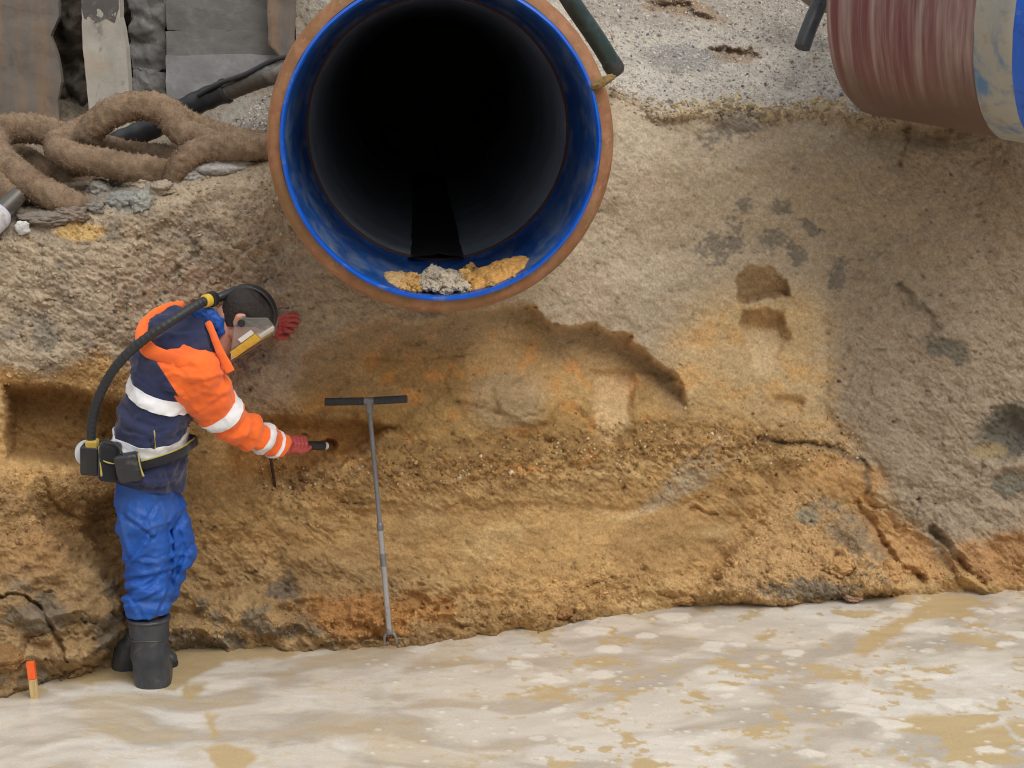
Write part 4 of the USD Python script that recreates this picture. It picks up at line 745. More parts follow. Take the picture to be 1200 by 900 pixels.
obj('lower_rod', tube(np.array([Lr(t) for t in np.linspace(.53, .985, 20)]), .0135, 16), st2, ag, smooth=60)
obj('joint', tube(np.array([Lr(t) for t in np.linspace(.515, .55, 6)]), np.r_[.012, .0155, .0155, .0155, .0155, .013], 16), st1, ag, smooth=40)
obj('joint', tube(np.array([Lr(t) for t in np.linspace(.645, .70, 13)]), np.array([.0137, .015, .0137] * 4 + [.0137]), 16), st1, ag, smooth=40)
for s, e in ((hL, A0 + (hL - A0) * .10), (A0 + (hR - A0) * .14, hR)):
    n = 60; pts = np.array([s + (e - s) * t for t in np.linspace(0, 1, n)]); obj('grip', tube(pts, .0165 + .0012 * (np.arange(n) % 4 < 2), 18), gripm, ag, smooth=30)
obj('tee', tube(np.array([A0 + (hL - A0) * .2, A0 + (hL - A0) * .1, A0, A0 + (hR - A0) * .1, A0 + (hR - A0) * .2]), [.013, .016, .018, .016, .013], 16), st1, ag, smooth=50)
obj('tee_socket', tube(np.array([A0, Lr(.02), Lr(.045), Lr(.05)]), [.018, .018, .016, .012], 16), st1, ag, smooth=50)
ad = (A1 - A0) / np.linalg.norm(A1 - A0); side = np.array([1, 0, 0]) - ad * ad[0]; side /= np.linalg.norm(side)
e = Lr(.985)
for s in (-1, 1): obj('blade', tube(catmull([e - ad * .004, e + ad * .006 + side * s * .018, e + ad * .022 + side * s * .025, e + ad * .05 + side * s * .027], 14), np.linspace(.008, .005, 14), 8), st1, ag, smooth=50)
obj('collar', tube(np.array([Lr(.965), Lr(.975), e, e + ad * .006]), [.014, .017, .017, .012], 14), st1, ag, smooth=40)

# ---------------------------------------------------------------- survey stake, thin bar in the bank
woodm = dirty('stake_wood', lin((196, 168, 118)), [(lin((150, 122, 80)), 6, .45, .68, .7, (6, 6, .6))], rough=.8)
orangep = dirty('orange_paint', lin((235, 92, 30)), [(lin((240, 130, 70)), 14, .5, .7, .6, one)], rough=.6)
sk = thing('survey_stake', 'small wooden stake with orange painted top standing in the water', 'stake')
b0 = atz(41, 818, 0.0); t0 = at(35.5, 775, b0[1] + .02); ax = (b0 - t0); Ls = np.linalg.norm(ax); zx = -ax / Ls
T = frame((t0 + b0) / 2, np.cross([0, 1, 0], zx), z=zx)
def stake_piece(z0, z1, w): return rounded_box((w, w * .8, z1 - z0), .003, T @ trimesh.transformations.translation_matrix([0, 0, (z0 + z1) / 2]), 8)
obj('shaft', stake_piece(-Ls / 2 - .12, Ls / 2 - .075, .031), woodm, sk, smooth=40); obj('painted_top', stake_piece(Ls / 2 - .0751, Ls / 2, .0318), orangep, sk, smooth=40)
y_ = hit(322, 560)[1]; pp = catmull([at(317, 536, y_ - .035), at(320, 555, y_ - .03), at(325, 584, y_ - .02)], 20)
tag(obj('root', tube(pp, np.linspace(.0075, .005, 20) + .0015 * np.sin(np.arange(20) * 2.1), 8), simple('root', lin((62, 34, 24)), rough=.8), smooth=60), 'thin dark root hanging from the bank below the gloved hand', 'root')
# ---------------------------------------------------------------- the worker
def Pt(px, py, y): return at(px, py, y)
def ball(p, r): return m3.Manifold.sphere(r, 20).translate([float(v) for v in p])
def hullb(*bs): return m3.Manifold.batch_hull([ball(p, r) for p, r in bs])
def chain(*bs): return m3.Manifold.batch_boolean([hullb(a, b) for a, b in zip(bs[:-1], bs[1:])], m3.OpType.Add)
def union(*ms): return m3.Manifold.batch_boolean(list(ms), m3.OpType.Add)
def soft(m, edge=.012, it=12):
    t = to_tm(m.refine_to_length(edge)); t.merge_vertices()
    trimesh.smoothing.filter_taubin(t, lamb=.5, nu=.52, iterations=it); return t
def folds(p, f, amp, seed, power=1.5):
    r = 1 - np.abs(fb0(p * f, 3, seed)); return amp * (np.clip(r, 0, 1) ** (power * 4) - .25)
B = {k: (Pt(*v[:3]), v[3]) for k, v in dict(
    hemN=(166, 570, 6.86, .120), hemF=(184, 574, 6.98, .115), waN=(168, 533, 6.86, .128), waF=(182, 535, 6.99, .12), miN=(181, 485, 6.87, .140), miF=(190, 482, 7.01, .125),
    chN=(194, 437, 6.87, .135), chF=(200, 425, 7.06, .12), shR=(234, 438, 6.81, .088), shL=(195, 405, 7.13, .08), nk=(236, 405, 6.97, .078), upb=(186, 408, 6.95, .10),
    elR=(271, 497, 6.95, .074), wrR=(327, 522, 7.13, .050), elL=(276, 380, 7.24, .06), wrL=(319, 384, 7.29, .042),
    plN=(167, 585, 6.86, .102), plF=(185, 585, 6.98, .10), hpN=(168, 605, 6.85, .112), knN=(173, 662, 6.83, .097), anN=(174, 712, 6.80, .093), hpF=(190, 598, 6.99, .10), knF=(207, 645, 6.98, .078), anF=(178, 712, 6.97, .075)).items()}
worker = thing('person', 'worker in orange and navy jacket, blue trousers and red gloves leaning towards the bank', 'person')
# --- clothing materials
def cloth(name, color, var=.18, rough=.85, dirt=None, sheen=.2, bump=.35, da=.55, bs=28, bd=.006):
    return simple(name, lin(color), rough=rough, var=var, scale=9, bump=bump, bscale=bs, dist=bd, dirt=None if dirt is None else lin(dirt), dirt_amt=da, sheen=sheen, spec=.3, dscale=6)
navy = cloth('navy_cloth', (40, 46, 78), dirt=(58, 58, 78)); orange = cloth('orange_cloth', (252, 112, 44), var=.1, dirt=(214, 92, 48), da=.5); band = cloth('reflective_band', (232, 232, 234), var=.06, rough=.5, dirt=(196, 190, 186), da=.5)
bluec = cloth('blue_trousers', (30, 80, 160), var=.18, rough=.5, dirt=(70, 100, 156), da=.5, sheen=0, bump=.6, bs=13, bd=.02); skin = simple('skin', lin((196, 140, 120)), rough=.55, var=.08)
redg = dirty('red_rubber', lin((172, 72, 70)), [(lin((128, 74, 62)), 14, .5, .68, .7, one), (lin((196, 90, 88)), 8, .5, .7, .5, one)], rough=.45, bump=.3, bscale=80, dist=.003)
hairm = simple('dark_hair', lin((40, 32, 28)), rough=.6, var=.45, scale=60, bump=.9, bscale=160, dist=.006)
blackp = dirty('black_plastic', lin((34, 35, 38)), [(lin((70, 68, 64)), 12, .55, .7, .5, one)], rough=.4, bump=.1); yellowp = simple('yellow_plastic', lin((214, 178, 60)), rough=.5, var=.1)
rubber = dirty('boot_rubber', lin((48, 51, 57)), [(lin((74, 76, 78)), 7, .45, .66, .6, (1, 1, .7)), (lin((104, 98, 84)), 16, .56, .7, .5, one), (lin((40, 42, 46)), 4, .5, .65, .6, one)], rough=.42, bump=.2)
# --- head frame: face looks down to the right
HO = Pt(286, 371, 6.97); hf = np.array([.58, .06, -.81]); hf /= np.linalg.norm(hf); hl = np.array([.02, -1.0, -.03]); hl -= hf * (hl @ hf); hl /= np.linalg.norm(hl); hu = np.cross(hf, hl) * 1.0
if hu[2] < 0: hu = -hu
HM = np.eye(4); HM[:3, 0], HM[:3, 1], HM[:3, 2], HM[:3, 3] = hf, hl, hu, HO
def H(f, l, u): return HO + hf * f + hl * l + hu * u
def hb(f, l, u, r): return (H(f, l, u), r)
skull = union(hullb(hb(-.028, 0, .03, .082), hb(.03, 0, .036, .074), hb(-.01, 0, -.02, .072)), hullb(hb(.02, 0, .02, .072), hb(.045, .022, -.055, .040), hb(.045, -.022, -.055, .040), hb(.072, 0, -.088, .022), hb(.02, .04, -.07, .025), hb(.02, -.04, -.07, .025)))
nose = hullb(hb(.098, 0, .012, .008), hb(.118, 0, -.026, .011), hb(.098, .012, -.034, .009), hb(.098, -.012, -.034, .009)); brow = union(hullb(hb(.092, .012, .03, .011), hb(.080, .045, .028, .010)), hullb(hb(.092, -.012, .03, .011), hb(.080, -.045, .028, .010)))
lips = hullb(hb(.094, .018, -.058, .006), hb(.100, 0, -.056, .008), hb(.094, -.018, -.058, .006), hb(.096, 0, -.064, .008))
ear = lambda s: hullb(hb(-.012, s * .080, .018, .012), hb(-.022, s * .086, .000, .012), hb(-.008, s * .078, -.028, .010), hb(.004, s * .076, .0, .008))
eyes = union(*[ball(H(.088, s * .032, .010), .011) for s in (-1, 1)])
neck = hullb(hb(-.03, 0, -.05, .062), (Pt(252, 402, 6.97), .066)); neck = union(neck, hullb((Pt(252, 402, 6.97), .066), (Pt(228, 414, 6.97), .08)))
def shr(k, d=.028): return (B[k][0], B[k][1] - d)
# --- hands: palm, four fingers, thumb; each finger a bent chain
def rhand(g=0.0, hold=None):
    """right hand closed round the torch: ax along the torch"""
    ax, c, up, out = hold
    parts = [hullb((B['wrR'][0] + ax * .01, .030 + g), (c - ax * .055 + up * .012, .024 + g), (c - ax * .06 - up * .016, .024 + g)),
             hullb((c - ax * .058 + up * .020 + out * .0, .020 + g), (c - ax * .058 - up * .024, .020 + g), (c + ax * .012 + up * .026 - out * .010, .014 + g), (c + ax * .004 - up * .022 - out * .020, .014 + g))]
    for i, (s, L) in enumerate(((.030, 1.0), (.010, 1.06), (-.011, 1.0), (-.030, .86))):
        R = .031; pts = []
        for k, a in enumerate(np.radians([120, 75, 20, -40, -100])): pts.append((c + ax * (s - .006 * k) + (up * math.sin(a) + out * math.cos(a)) * R * (.92 + .08 * L), (.0105, .0105, .0100, .0092, .0085)[k] * (.92 + .08 * L) + g))
        parts.append(chain(*pts))
    parts.append(chain((c - ax * .04 - up * .012 + out * .022, .015 + g), (c - ax * .005 - up * .02 + out * .030, .0115 + g), (c + ax * .03 - up * .012 + out * .028, .010 + g), (c + ax * .048 - up * .004 + out * .026, .0085 + g)))
    return union(*parts)
tA, tB = Pt(352, 521.5, 7.22), Pt(381, 522.5, 7.33); tax = (tB - tA) / np.linalg.norm(tB - tA); tout = np.array([0, -1.0, .1]); tout -= tax * (tout @ tax); tout /= np.linalg.norm(tout); tup = np.cross(tout, tax); tup = tup if tup[2] > 0 else -tup
hc = Pt(349, 521.5, 7.205)
def lhand(g=0.0):
    w = B['wrL'][0]; yw = float(hit(340, 382)[1]) - .022
    p = lambda a, b, d=0.0: Pt(a, b, yw - d)
    parts = [hullb((w, .028 + g), (p(322, 378, .02), .016 + g), (p(322, 389, .02), .016 + g)), hullb((p(321, 377, .015), .014 + g), (p(321, 391, .015), .014 + g), (p(331, 374, .008), .012 + g), (p(330, 388, .008), .012 + g))]
    for pts in ([(330, 373, .012), (337, 369.5, .022), (344, 369, .010), (348.5, 370.5, .0)], [(331, 377, .012), (338, 374.5, .026), (345.5, 374, .012), (349.5, 376, .0)], [(331, 381.5, .012), (337.5, 380, .024), (343.5, 380.5, .012), (347, 382, .0)], [(330, 386, .010), (335, 386.5, .02), (339.5, 387.5, .01), (342.5, 388.5, .0)]):
        parts.append(chain(*[(p(a, b, d), r + g) for (a, b, d), r in zip(pts, (.0112, .0105, .0098, .0088))]))
    parts.append(chain((p(322, 391, .016), .015 + g), (p(327, 395, .02), .0115 + g), (p(333, 395.5, .012), .0105 + g), (p(337, 394.5, .0), .009 + g)))
    return union(*parts)
body = union(skull, nose, brow, lips, ear(1), ear(-1), neck, hullb(shr('hemN'), shr('hemF'), shr('waN'), shr('waF')), hullb(shr('waN'), shr('waF'), shr('miN'), shr('miF')), hullb(shr('miN'), shr('miF'), shr('chN'), shr('chF')), hullb(shr('chN'), shr('chF'), shr('shR'), shr('shL'), shr('nk')),
    chain(shr('shR'), shr('elR'), shr('wrR', .02)), chain(shr('shL'), shr('elL', .022), shr('wrL', .02)), chain(shr('plN'), shr('hpN'), shr('knN', .04), (Pt(174, 735, 6.8), .045), (Pt(174, 770, 6.81), .035)), chain(shr('plF'), shr('hpF'), shr('knF'), (Pt(168, 725, 6.98), .035), (Pt(156, 752, 6.99), .025)),
    rhand(-.003, (tax, hc, tup, tout)), lhand(-.003))
bt = soft(body, .007, 5); obj('body', bt, skin, worker, smooth=True)
for s in (-1, 1):
    e_ = trimesh.creation.icosphere(2, .0125); e_.apply_translation(H(.0865, s * .032, .010)); obj('eye', e_, simple('eye_white', lin((226, 222, 216)), rough=.2) if s < 0 else '/World/Looks/eye_white', worker, smooth=True)
# hair
hm = hullb(hb(-.030, 0, .032, .090), hb(.022, 0, .042, .082), hb(-.012, 0, -.022, .078))
hm = hm.split_by_plane([float(v) for v in (-hf * .80 + hu * .60)], float((-hf * .80 + hu * .60) @ (H(-.004, 0, -.052))))[0]
hm = hm.trim_by_plane([float(v) for v in (-hf * .95 + hu * .3)], float((-hf * .95 + hu * .3) @ H(.088, 0, .06)))
ht = soft(hm, .006, 3); ht = puff(ht, lambda p: .004 * fb0(((p - HO) @ np.stack([hf, hl, hu], 1)) * [60, 220, 120], 3, 3) + .002 * fb0(p * 300, 2, 4)); obj('hair', ht, hairm, worker, smooth=True)
# jacket: torso and near sleeve; orange yoke parted from the navy by a slanting seam
torso = union(hullb(B['hemN'], B['hemF'], B['waN'], B['waF']), hullb(B['waN'], B['waF'], B['miN'], B['miF']), hullb(B['miN'], B['miF'], B['chN'], B['chF']), hullb(B['chN'], B['chF'], B['shR'], B['shL'], B['nk'], B['upb']))
sleeve = union(hullb(B['shR'], (Pt(222, 450, 6.84), .10), (B['elR'][0], .080)), chain((B['elR'][0], .080), (B['wrR'][0], .056)))
lsleeve = chain(B['shL'], (B['elL'][0], .062), (Pt(303, 383, 7.27), .048))
cutn = (Pt(332, 524, 7.145) - B['elR'][0]); cutn /= np.linalg.norm(cutn); sleeve = sleeve.trim_by_plane([float(-v) for v in cutn], float(-cutn @ Pt(329, 522, 7.14)))
hemn = np.array([.25, .12, .96]); hemn /= np.linalg.norm(hemn); 
def trimp(t, n, c): n = np.asarray(n, float); return to_tm(to_mf(t).trim_by_plane([float(v) for v in n], float(n @ np.asarray(c))))
CRE = [([(150, 604), (164, 614), (179, 625)], 1.0), ([(178, 626), (164, 644), (149, 664)], .8), ([(143, 676), (176, 672), (206, 663)], 1.1), ([(146, 690), (168, 684), (184, 673)], .9), ([(147, 703), (168, 700), (188, 690)], .9), ([(202, 612), (205, 640), (203, 676)], .9),
    ([(181, 720), (187, 706), (194, 692)], .8), ([(160, 720), (153, 708), (148, 700)], .7), ([(139, 600), (146, 630), (152, 650)], .6), ([(185, 596), (176, 612), (180, 626)], .6), ([(212, 620), (220, 640), (226, 652)], .8), ([(226, 644), (214, 662), (206, 680)], .9), ([(196, 654), (184, 660), (172, 658)], .6)]
def creases(p, CRE=CRE, amp=1.0):
    px = proj(p); out = np.zeros(len(p)); near = np.ones(len(p))
    for pts, k in CRE:
        pts = np.array(pts, float); d = np.full(len(p), 1e9); sg = np.zeros(len(p))
        for a, b in zip(pts[:-1], pts[1:]):
            e = b - a; t = np.clip(((px - a) @ e) / (e @ e), 0, 1); dd = px - (a + t[:, None] * e); r = np.hypot(dd[:, 0], dd[:, 1]); c = (e[0] * dd[:, 1] - e[1] * dd[:, 0]) / np.linalg.norm(e)
            m = r < d; d = np.where(m, r, d); sg = np.where(m, c, sg)
        out += k * (.0075 * np.exp(-(d / 2.6) ** 2) - .0085 * np.exp(-((sg - 4.2) / 2.6) ** 2) * np.exp(-np.maximum(d - 6, 0) / 2))
    return out * amp
JCR = [([(150, 500), (172, 506), (196, 500)], .8), ([(214, 488), (200, 502), (180, 518)], .9), ([(226, 500), (212, 512), (196, 522)], .8), ([(146, 470), (160, 488), (182, 496)], .5), ([(165, 440), (180, 452), (200, 456)], .6), ([(160, 560), (176, 570), (196, 566)], .7), ([(200, 552), (206, 570), (208, 584)], .6), ([(186, 556), (188, 572), (184, 586)], .5),
    ([(212, 430), (226, 446), (244, 452)], .5), ([(222, 480), (240, 476), (256, 464)], .7), ([(256, 512), (270, 506), (280, 494)], .9), ([(274, 522), (286, 512), (292, 500)], .8), ([(246, 496), (262, 486), (272, 472)], .6), ([(290, 528), (300, 518), (304, 508)], .6), ([(232, 456), (250, 462), (262, 460)], .5)]
def jfold(p): return folds(np.c_[p[:, 0] - p[:, 2] * .5, p[:, 1] * .8, p[:, 2] * 1.6 + p[:, 0] * .5] + 3, 5, .020, 51, 1.2) + folds(p * [1.1, .8, 1.5], 10, .007, 52) + .004 * fb0(p * 9, 2, 53)
def ringf(p, a, b, amp, f, seed):
    d = b - a; L = np.linalg.norm(d); d = d / L; s = (p - a) @ d; return amp * np.sin(s * f + 3 * fb0(p * 7, 2, seed)) * sstep(0, .05, s) * (.4 + fbm(p * 6, 2, seed + 1))
tt = puff(puff(soft(torso, .009, 16), jfold), lambda p: creases(p, JCR, .8)); tt = trimp(tt, hemn, Pt(172, 577, 6.74))
ss = soft(sleeve, .009, 10); ss = puff(ss, lambda p: ringf(p, B['shR'][0], B['elR'][0], .006, 62, 54) + ringf(p, B['elR'][0], B['wrR'][0], .006, 75, 56) + folds(p, 11, .007, 55) + creases(p, JCR, .7))
tm_, sm_ = to_mf(tt), to_mf(ss)
yn = np.array([.84, .28, .50]); yn /= np.linalg.norm(yn); yk = Pt(214, 472, 6.78)
yoke, navyp = tm_.split_by_plane([float(v) for v in yn], float(yn @ yk))
obj('jacket', to_tm(navyp), navy, worker, smooth=40); obj('yoke', to_tm(yoke), orange, worker, smooth=40)
obj('sleeve', ss, orange, worker, smooth=True, label='near orange sleeve reaching towards the bank'); obj('sleeve', puff(soft(lsleeve, .012, 8), lambda p: folds(p, 12, .008, 57)), orange, worker, smooth=True, label='far sleeve behind the head')
def slab(mesh, n, c, w, off=.004):
    """a strip of cloth sewn on: the part of the swollen garment between two planes"""
    n = np.asarray(n, float); n /= np.linalg.norm(n); m = to_mf(puff(mesh, lambda p: np.full(len(p), off)))
    return to_tm(m.trim_by_plane([float(v) for v in n], float(n @ c - w / 2)).trim_by_plane([float(-v) for v in n], float(-(n @ c) - w / 2)))
b1 = slab(tt, (.36, -.22, .92), Pt(180, 474, 6.74), .056); b1 = trimp(b1, -yn, yk - yn * .0)
obj('reflective_band', b1, band, worker, smooth=40); obj('reflective_band', slab(tt, (.12, -.22, .97), Pt(168, 531, 6.74), .058), band, worker, smooth=40)
sd_ = B['elR'][0] - B['shR'][0]; sd_ /= np.linalg.norm(sd_); fd_ = B['wrR'][0] - B['elR'][0]; fd_ /= np.linalg.norm(fd_)
obj('reflective_band', slab(ss, sd_ * .5 + fd_ * .5, Pt(264, 492, 6.86), .05), band, worker, smooth=40); obj('reflective_band', slab(ss, fd_, Pt(311.5, 519, 7.03), .032), band, worker, smooth=40); obj('cuff_edge', slab(ss, fd_, Pt(326, 522, 7.09), .012), band, worker, smooth=40)
# hood lying on the shoulders, its orange edge, collar and blue scarf
hood = union(hullb((Pt(186, 384, 6.93), .055), (Pt(206, 374, 6.97), .060), (Pt(232, 384, 6.90), .052), (Pt(238, 412, 6.84), .030), (Pt(196, 406, 6.83), .05)), hullb((Pt(232, 384, 6.90), .05), (Pt(247, 392, 6.90), .03), (Pt(250, 414, 6.86), .022), (Pt(236, 412, 6.84), .03)))
hdt = puff(soft(hood, .010, 8), lambda p: folds(p, 14, .014, 61) + .004 * fb0(p * 16, 2, 62)); obj('hood', hdt, navy, worker, smooth=True)
def strip(pts, w, t, n=40, face=(0, -1, 0)):
    """a flat folded strip along points (px, py, y)"""
    Pc = path(pts, n); tb = tube(Pc, 1.0, 14); T = np.gradient(Pc, axis=0); T /= np.linalg.norm(T, axis=1, keepdims=True)
    w = np.broadcast_to(w, (n,)); fa = np.asarray(face, float); th = np.linspace(0, 2 * math.pi, 14, endpoint=False); V = []
    for i in range(n):
        b = np.cross(T[i], fa); b /= np.linalg.norm(b); c = np.cross(b, T[i]); V.append(Pc[i] + w[i] * np.cos(th)[:, None] * b + t * np.sin(th)[:, None] * c)
    V = np.vstack(V + [Pc[:1], Pc[-1:]]); m = trimesh.Trimesh(V, tb.faces, process=False)
    if m.volume < 0: m.invert()
    return puff(m, lambda p: .004 * fb0(p * 22, 3, 64))
obj('hood_edge', strip([(166, 404, 6.80), (166, 388, 6.85), (172, 377, 6.9), (186, 366, 6.94), (200, 360, 6.97), (214, 358.5, 7.0)], np.linspace(.026, .020, 40), .016), orange, worker, smooth=True)
obj('hood_edge', strip([(164, 397, 6.79), (176, 411, 6.76), (192, 418, 6.745), (214, 424, 6.745), (238, 430, 6.76)], np.interp(np.linspace(0, 1, 40), [0, .15, .6, 1], [.018, .034, .028, .026]), .012), orange, worker, smooth=True)
obj('collar', strip([(244, 378, 6.87), (250, 392, 6.83), (257, 410, 6.805), (264, 424, 6.80), (270, 436, 6.80)], np.linspace(.014, .020, 40), .010), orange, worker, smooth=True)
sc = puff(soft(hullb((Pt(231, 365, 6.90), .022), (Pt(245, 369, 6.89), .028), (Pt(255, 378, 6.89), .024), (Pt(258, 390, 6.9), .016)), .008, 4), lambda p: folds(p, 26, .010, 65)); obj('scarf', sc, bluec, worker, smooth=True)
# trousers
tr = union(hullb((Pt(169, 556, 6.87), .108), (Pt(183, 556, 6.98), .10), B['plN'], B['plF']), hullb(B['plN'], B['plF'], B['hpN'], B['hpF']), chain(B['plN'], B['hpN'], B['knN'], B['anN']), chain(B['plF'], B['hpF'], B['knF'], B['anF']))
tr = tr.trim_by_plane([0.0, 0.0, 1.0], float(Pt(174, 725, 6.72)[2]))
def tf(p): return folds(np.c_[p[:, 0] * 1.2 + p[:, 2] * 1.0, p[:, 1] * .7, p[:, 2] * 1.3 - p[:, 0] * .9], 4.2, .015, 71, 1.1) + folds(np.c_[p[:, 0] - p[:, 2] * .7, p[:, 1] * .7, p[:, 2] * 1.5 + p[:, 0] * .7], 8, .007, 72, 1.4) + .006 * sstep(.58, .44, p[:, 2]) * sstep(.30, .36, p[:, 2]) * np.sin(p[:, 2] * 80 + 2.5 * fb0(p * 5, 2, 73) + p[:, 0] * 22)
obj('trousers', puff(puff(soft(tr, .0065, 16), tf), creases), bluec, worker, smooth=True)
# boots
def boot(top, ank, heel, toe, rt, ra, name_lab, y=.0):
    sh = chain((top, rt), (ank, ra)); ft = hullb((ank, ra), (heel - [0, 0, .05], ra * .98), (toe, .042), ((heel + toe) / 2 + [0, 0, .03], .05))
    m = soft(union(sh, ft), .009, 6); m.vertices = m.vertices; m = puff(m, lambda p: .004 * fb0(p * 9, 3, 81) + .0035 * np.sin(p[:, 2] * 70 + 3 * fb0(p * 5, 2, 82)) * sstep(.05, .12, p[:, 2]) * sstep(.26, .16, p[:, 2]))
    t = trimp(m, (0, 0, -1.0), top + [0, 0, -.0]) if True else m
    bo = obj('boot', t, rubber, worker, smooth=True, label=name_lab)
    so = hullb((heel + [0, 0, -.02], .046), (toe + [0, 0, -.02], .044)); so = so.trim_by_plane([0, 0, -1.0], float(-(heel[2] - .012))).trim_by_plane([0, 0, 1.0], float(heel[2] - .055))
    obj('sole', to_tm(so.refine_to_length(.02)), blackp, bo, smooth=30)
    return t, bo
ytop = float(Pt(174, 722, 6.80)[2])
nt, nb_ = boot(np.r_[Pt(174, 722, 6.80)[:2], ytop], Pt(177, 782, 6.79), np.r_[Pt(180, 790, 6.79)[:2], .02], np.r_[Pt(180, 790, 6.79)[:2] + [.0, .2], .02], .086, .076, 'near boot, its shaft turned to the photographer')
obj('shaft_rim', tube(np.array([[nt.vertices[nt.vertices[:, 2] > ytop - .02][:, 0].mean() + .0865 * math.cos(a), Pt(174, 722, 6.80)[1] + .0865 * math.sin(a), ytop - .008] for a in np.linspace(0, 2 * math.pi, 48)]), .006, 8, caps=False), rubber, nb_, smooth=True)
zc2 = float(Pt(174, 745, 6.80)[2]); obj('rib', tube(np.array([[Pt(174.6, 745, 6.8)[0] + .0840 * math.cos(a), 6.80 + .0840 * math.sin(a), zc2 + .004 * math.sin(a * 3)] for a in np.linspace(0, 2 * math.pi, 48)]), .004, 8, caps=False), rubber, nb_, smooth=True)
boot(Pt(172, 716, 6.98), Pt(150, 762, 6.99), np.r_[Pt(147, 778, 6.99)[:2], .03], np.r_[Pt(196, 778, 6.99)[:2] + [0, .02], .025], .078, .062, 'far boot, mostly hidden behind the near one')
# ---------------------------------------------------------------- breathing gear the worker wears: harness, visor, hose, belt units
gear = thing('respirator', 'black air-fed face visor with back hose and belt unit worn by the worker', 'respirator')
arc = [H(math.cos(a) * .105 - .002, 0.0, .038 + math.sin(a) * .092) for a in np.linspace(math.radians(185), math.radians(-8), 40)]
def flat_tube(P, wl, t):
    P = np.asarray(P); n = len(P); T = np.gradient(P, axis=0); T /= np.linalg.norm(T, axis=1, keepdims=True); th = np.linspace(0, 2 * math.pi, 16, endpoint=False); V = []
    wl = np.broadcast_to(wl, (n,))
    for i in range(n):
        c = np.cross(T[i], hl); V.append(P[i] + wl[i] * np.cos(th)[:, None] * hl + t * np.sin(th)[:, None] * c)
    tb = tube(P, 1.0, 16); m = trimesh.Trimesh(np.vstack(V + [P[:1], P[-1:]]), tb.faces, process=False)
    if m.volume < 0: m.invert()
    return m
obj('crown_duct', flat_tube(arc, .030, .0125), blackp, gear, smooth=True)
bb = [H(.012 + .100 * math.cos(a), .088 * math.sin(a), .062 - .045 * (1 - math.cos(a))) for a in np.linspace(-1.75, 1.75, 44)]
mb = tube(np.array(bb), .007, 10); obj('brow_band', mb, blackp, gear, smooth=True)
for s in (-1, 1):
    k_ = trimesh.creation.cylinder(.0155, .016, sections=20); k_.apply_transform(frame(H(.006, s * .094, -.004), hf, z=hl)); obj('pivot_knob', k_, blackp, gear, smooth=40)
# visor
nt_, nu_ = 70, 36; TH = np.radians(np.linspace(-97, 97, nt_)); ff = .133 * np.cos(TH) + .002
topu = np.interp(ff, [-.02, 0, .054, .105, .133], [.018, .022, .094, .088, .052]); botu = np.interp(ff, [-.02, 0, .047, .105, .133], [-.03, -.036, -.080, -.135, -.160])
S = np.linspace(0, 1, nu_); V = np.array([[H(ff[i] - .012 * (1 - s) * math.cos(TH[i]), .096 * math.sin(TH[i]), botu[i] + (topu[i] - botu[i]) * s) for s in S] for i in range(nt_)]).reshape(-1, 3)
i = np.arange(nt_ * nu_).reshape(nt_, nu_); q = np.stack([i[:-1, :-1], i[1:, :-1], i[1:, 1:], i[:-1, 1:]], -1).reshape(-1, 4); vf = np.vstack([q[:, [0, 1, 2]], q[:, [0, 2, 3]]])
pane = mat('visor_pane', {'t': ('transparent_bsdf', {'color': (.86, .87, .86)}), 'd': ('principled_bsdf', {'base_color': (.62, .60, .56), 'roughness': .3}), 'g': ('glossy_bsdf', {'roughness': .06}), 'fr': ('fresnel', {'IOR': 1.5}), 'm0': ('mix_closure', {'fac': .17}), 'm': ('mix_closure', {})},
    [('t.BSDF', 'm0.closure1'), ('d.BSDF', 'm0.closure2'), ('m0.closure', 'm.closure1'), ('g.BSDF', 'm.closure2'), ('fr.fac', 'm.fac')], surface='m.closure')
vis = obj('visor', (V, vf), pane, gear, smooth=True)
edge = simple('visor_edge', lin((120, 120, 116)), rough=.3)
Vg = V.reshape(nt_, nu_, 3); obj('visor_trim', tube(Vg[:, -1], .0022, 6), edge, vis, smooth=True); obj('visor_trim', tube(Vg[:, 0], .0018, 6), edge, vis, smooth=True)
def vis_patch(f0, f1, u0, u1, off, skew=0.0):
    A, U_ = np.meshgrid(np.linspace(f0, f1, 10), np.linspace(u0, u1, 14), indexing='ij'); A2 = A + skew * (U_ - u0); th = np.arccos(np.clip((A2 - .002) / .133, -1, 1)); k = np.arange(140).reshape(10, 14)
    Pp = np.array([H(a + off * math.cos(t), (.096 + off) * math.sin(t), u) for a, t, u in zip(A2.ravel(), th.ravel(), U_.ravel())])
    m = trimesh.Trimesh(Pp, np.vstack([np.stack([k[:-1, :-1], k[1:, :-1], k[1:, 1:]], -1).reshape(-1, 3), np.stack([k[:-1, :-1], k[1:, 1:], k[:-1, 1:]], -1).reshape(-1, 3)]), process=False); return m
obj('yellow_label', vis_patch(.074, .108, -.120, .012, .003), dirty('yellow_label', lin((226, 184, 60)), [(lin((190, 150, 70)), 40, .5, .66, .7, one)], rough=.5), vis, smooth=True)
obj('white_label', vis_patch(.050, .070, -.058, .010, .0035), simple('white_label', lin((228, 226, 220)), rough=.5, var=.08), vis, smooth=True)
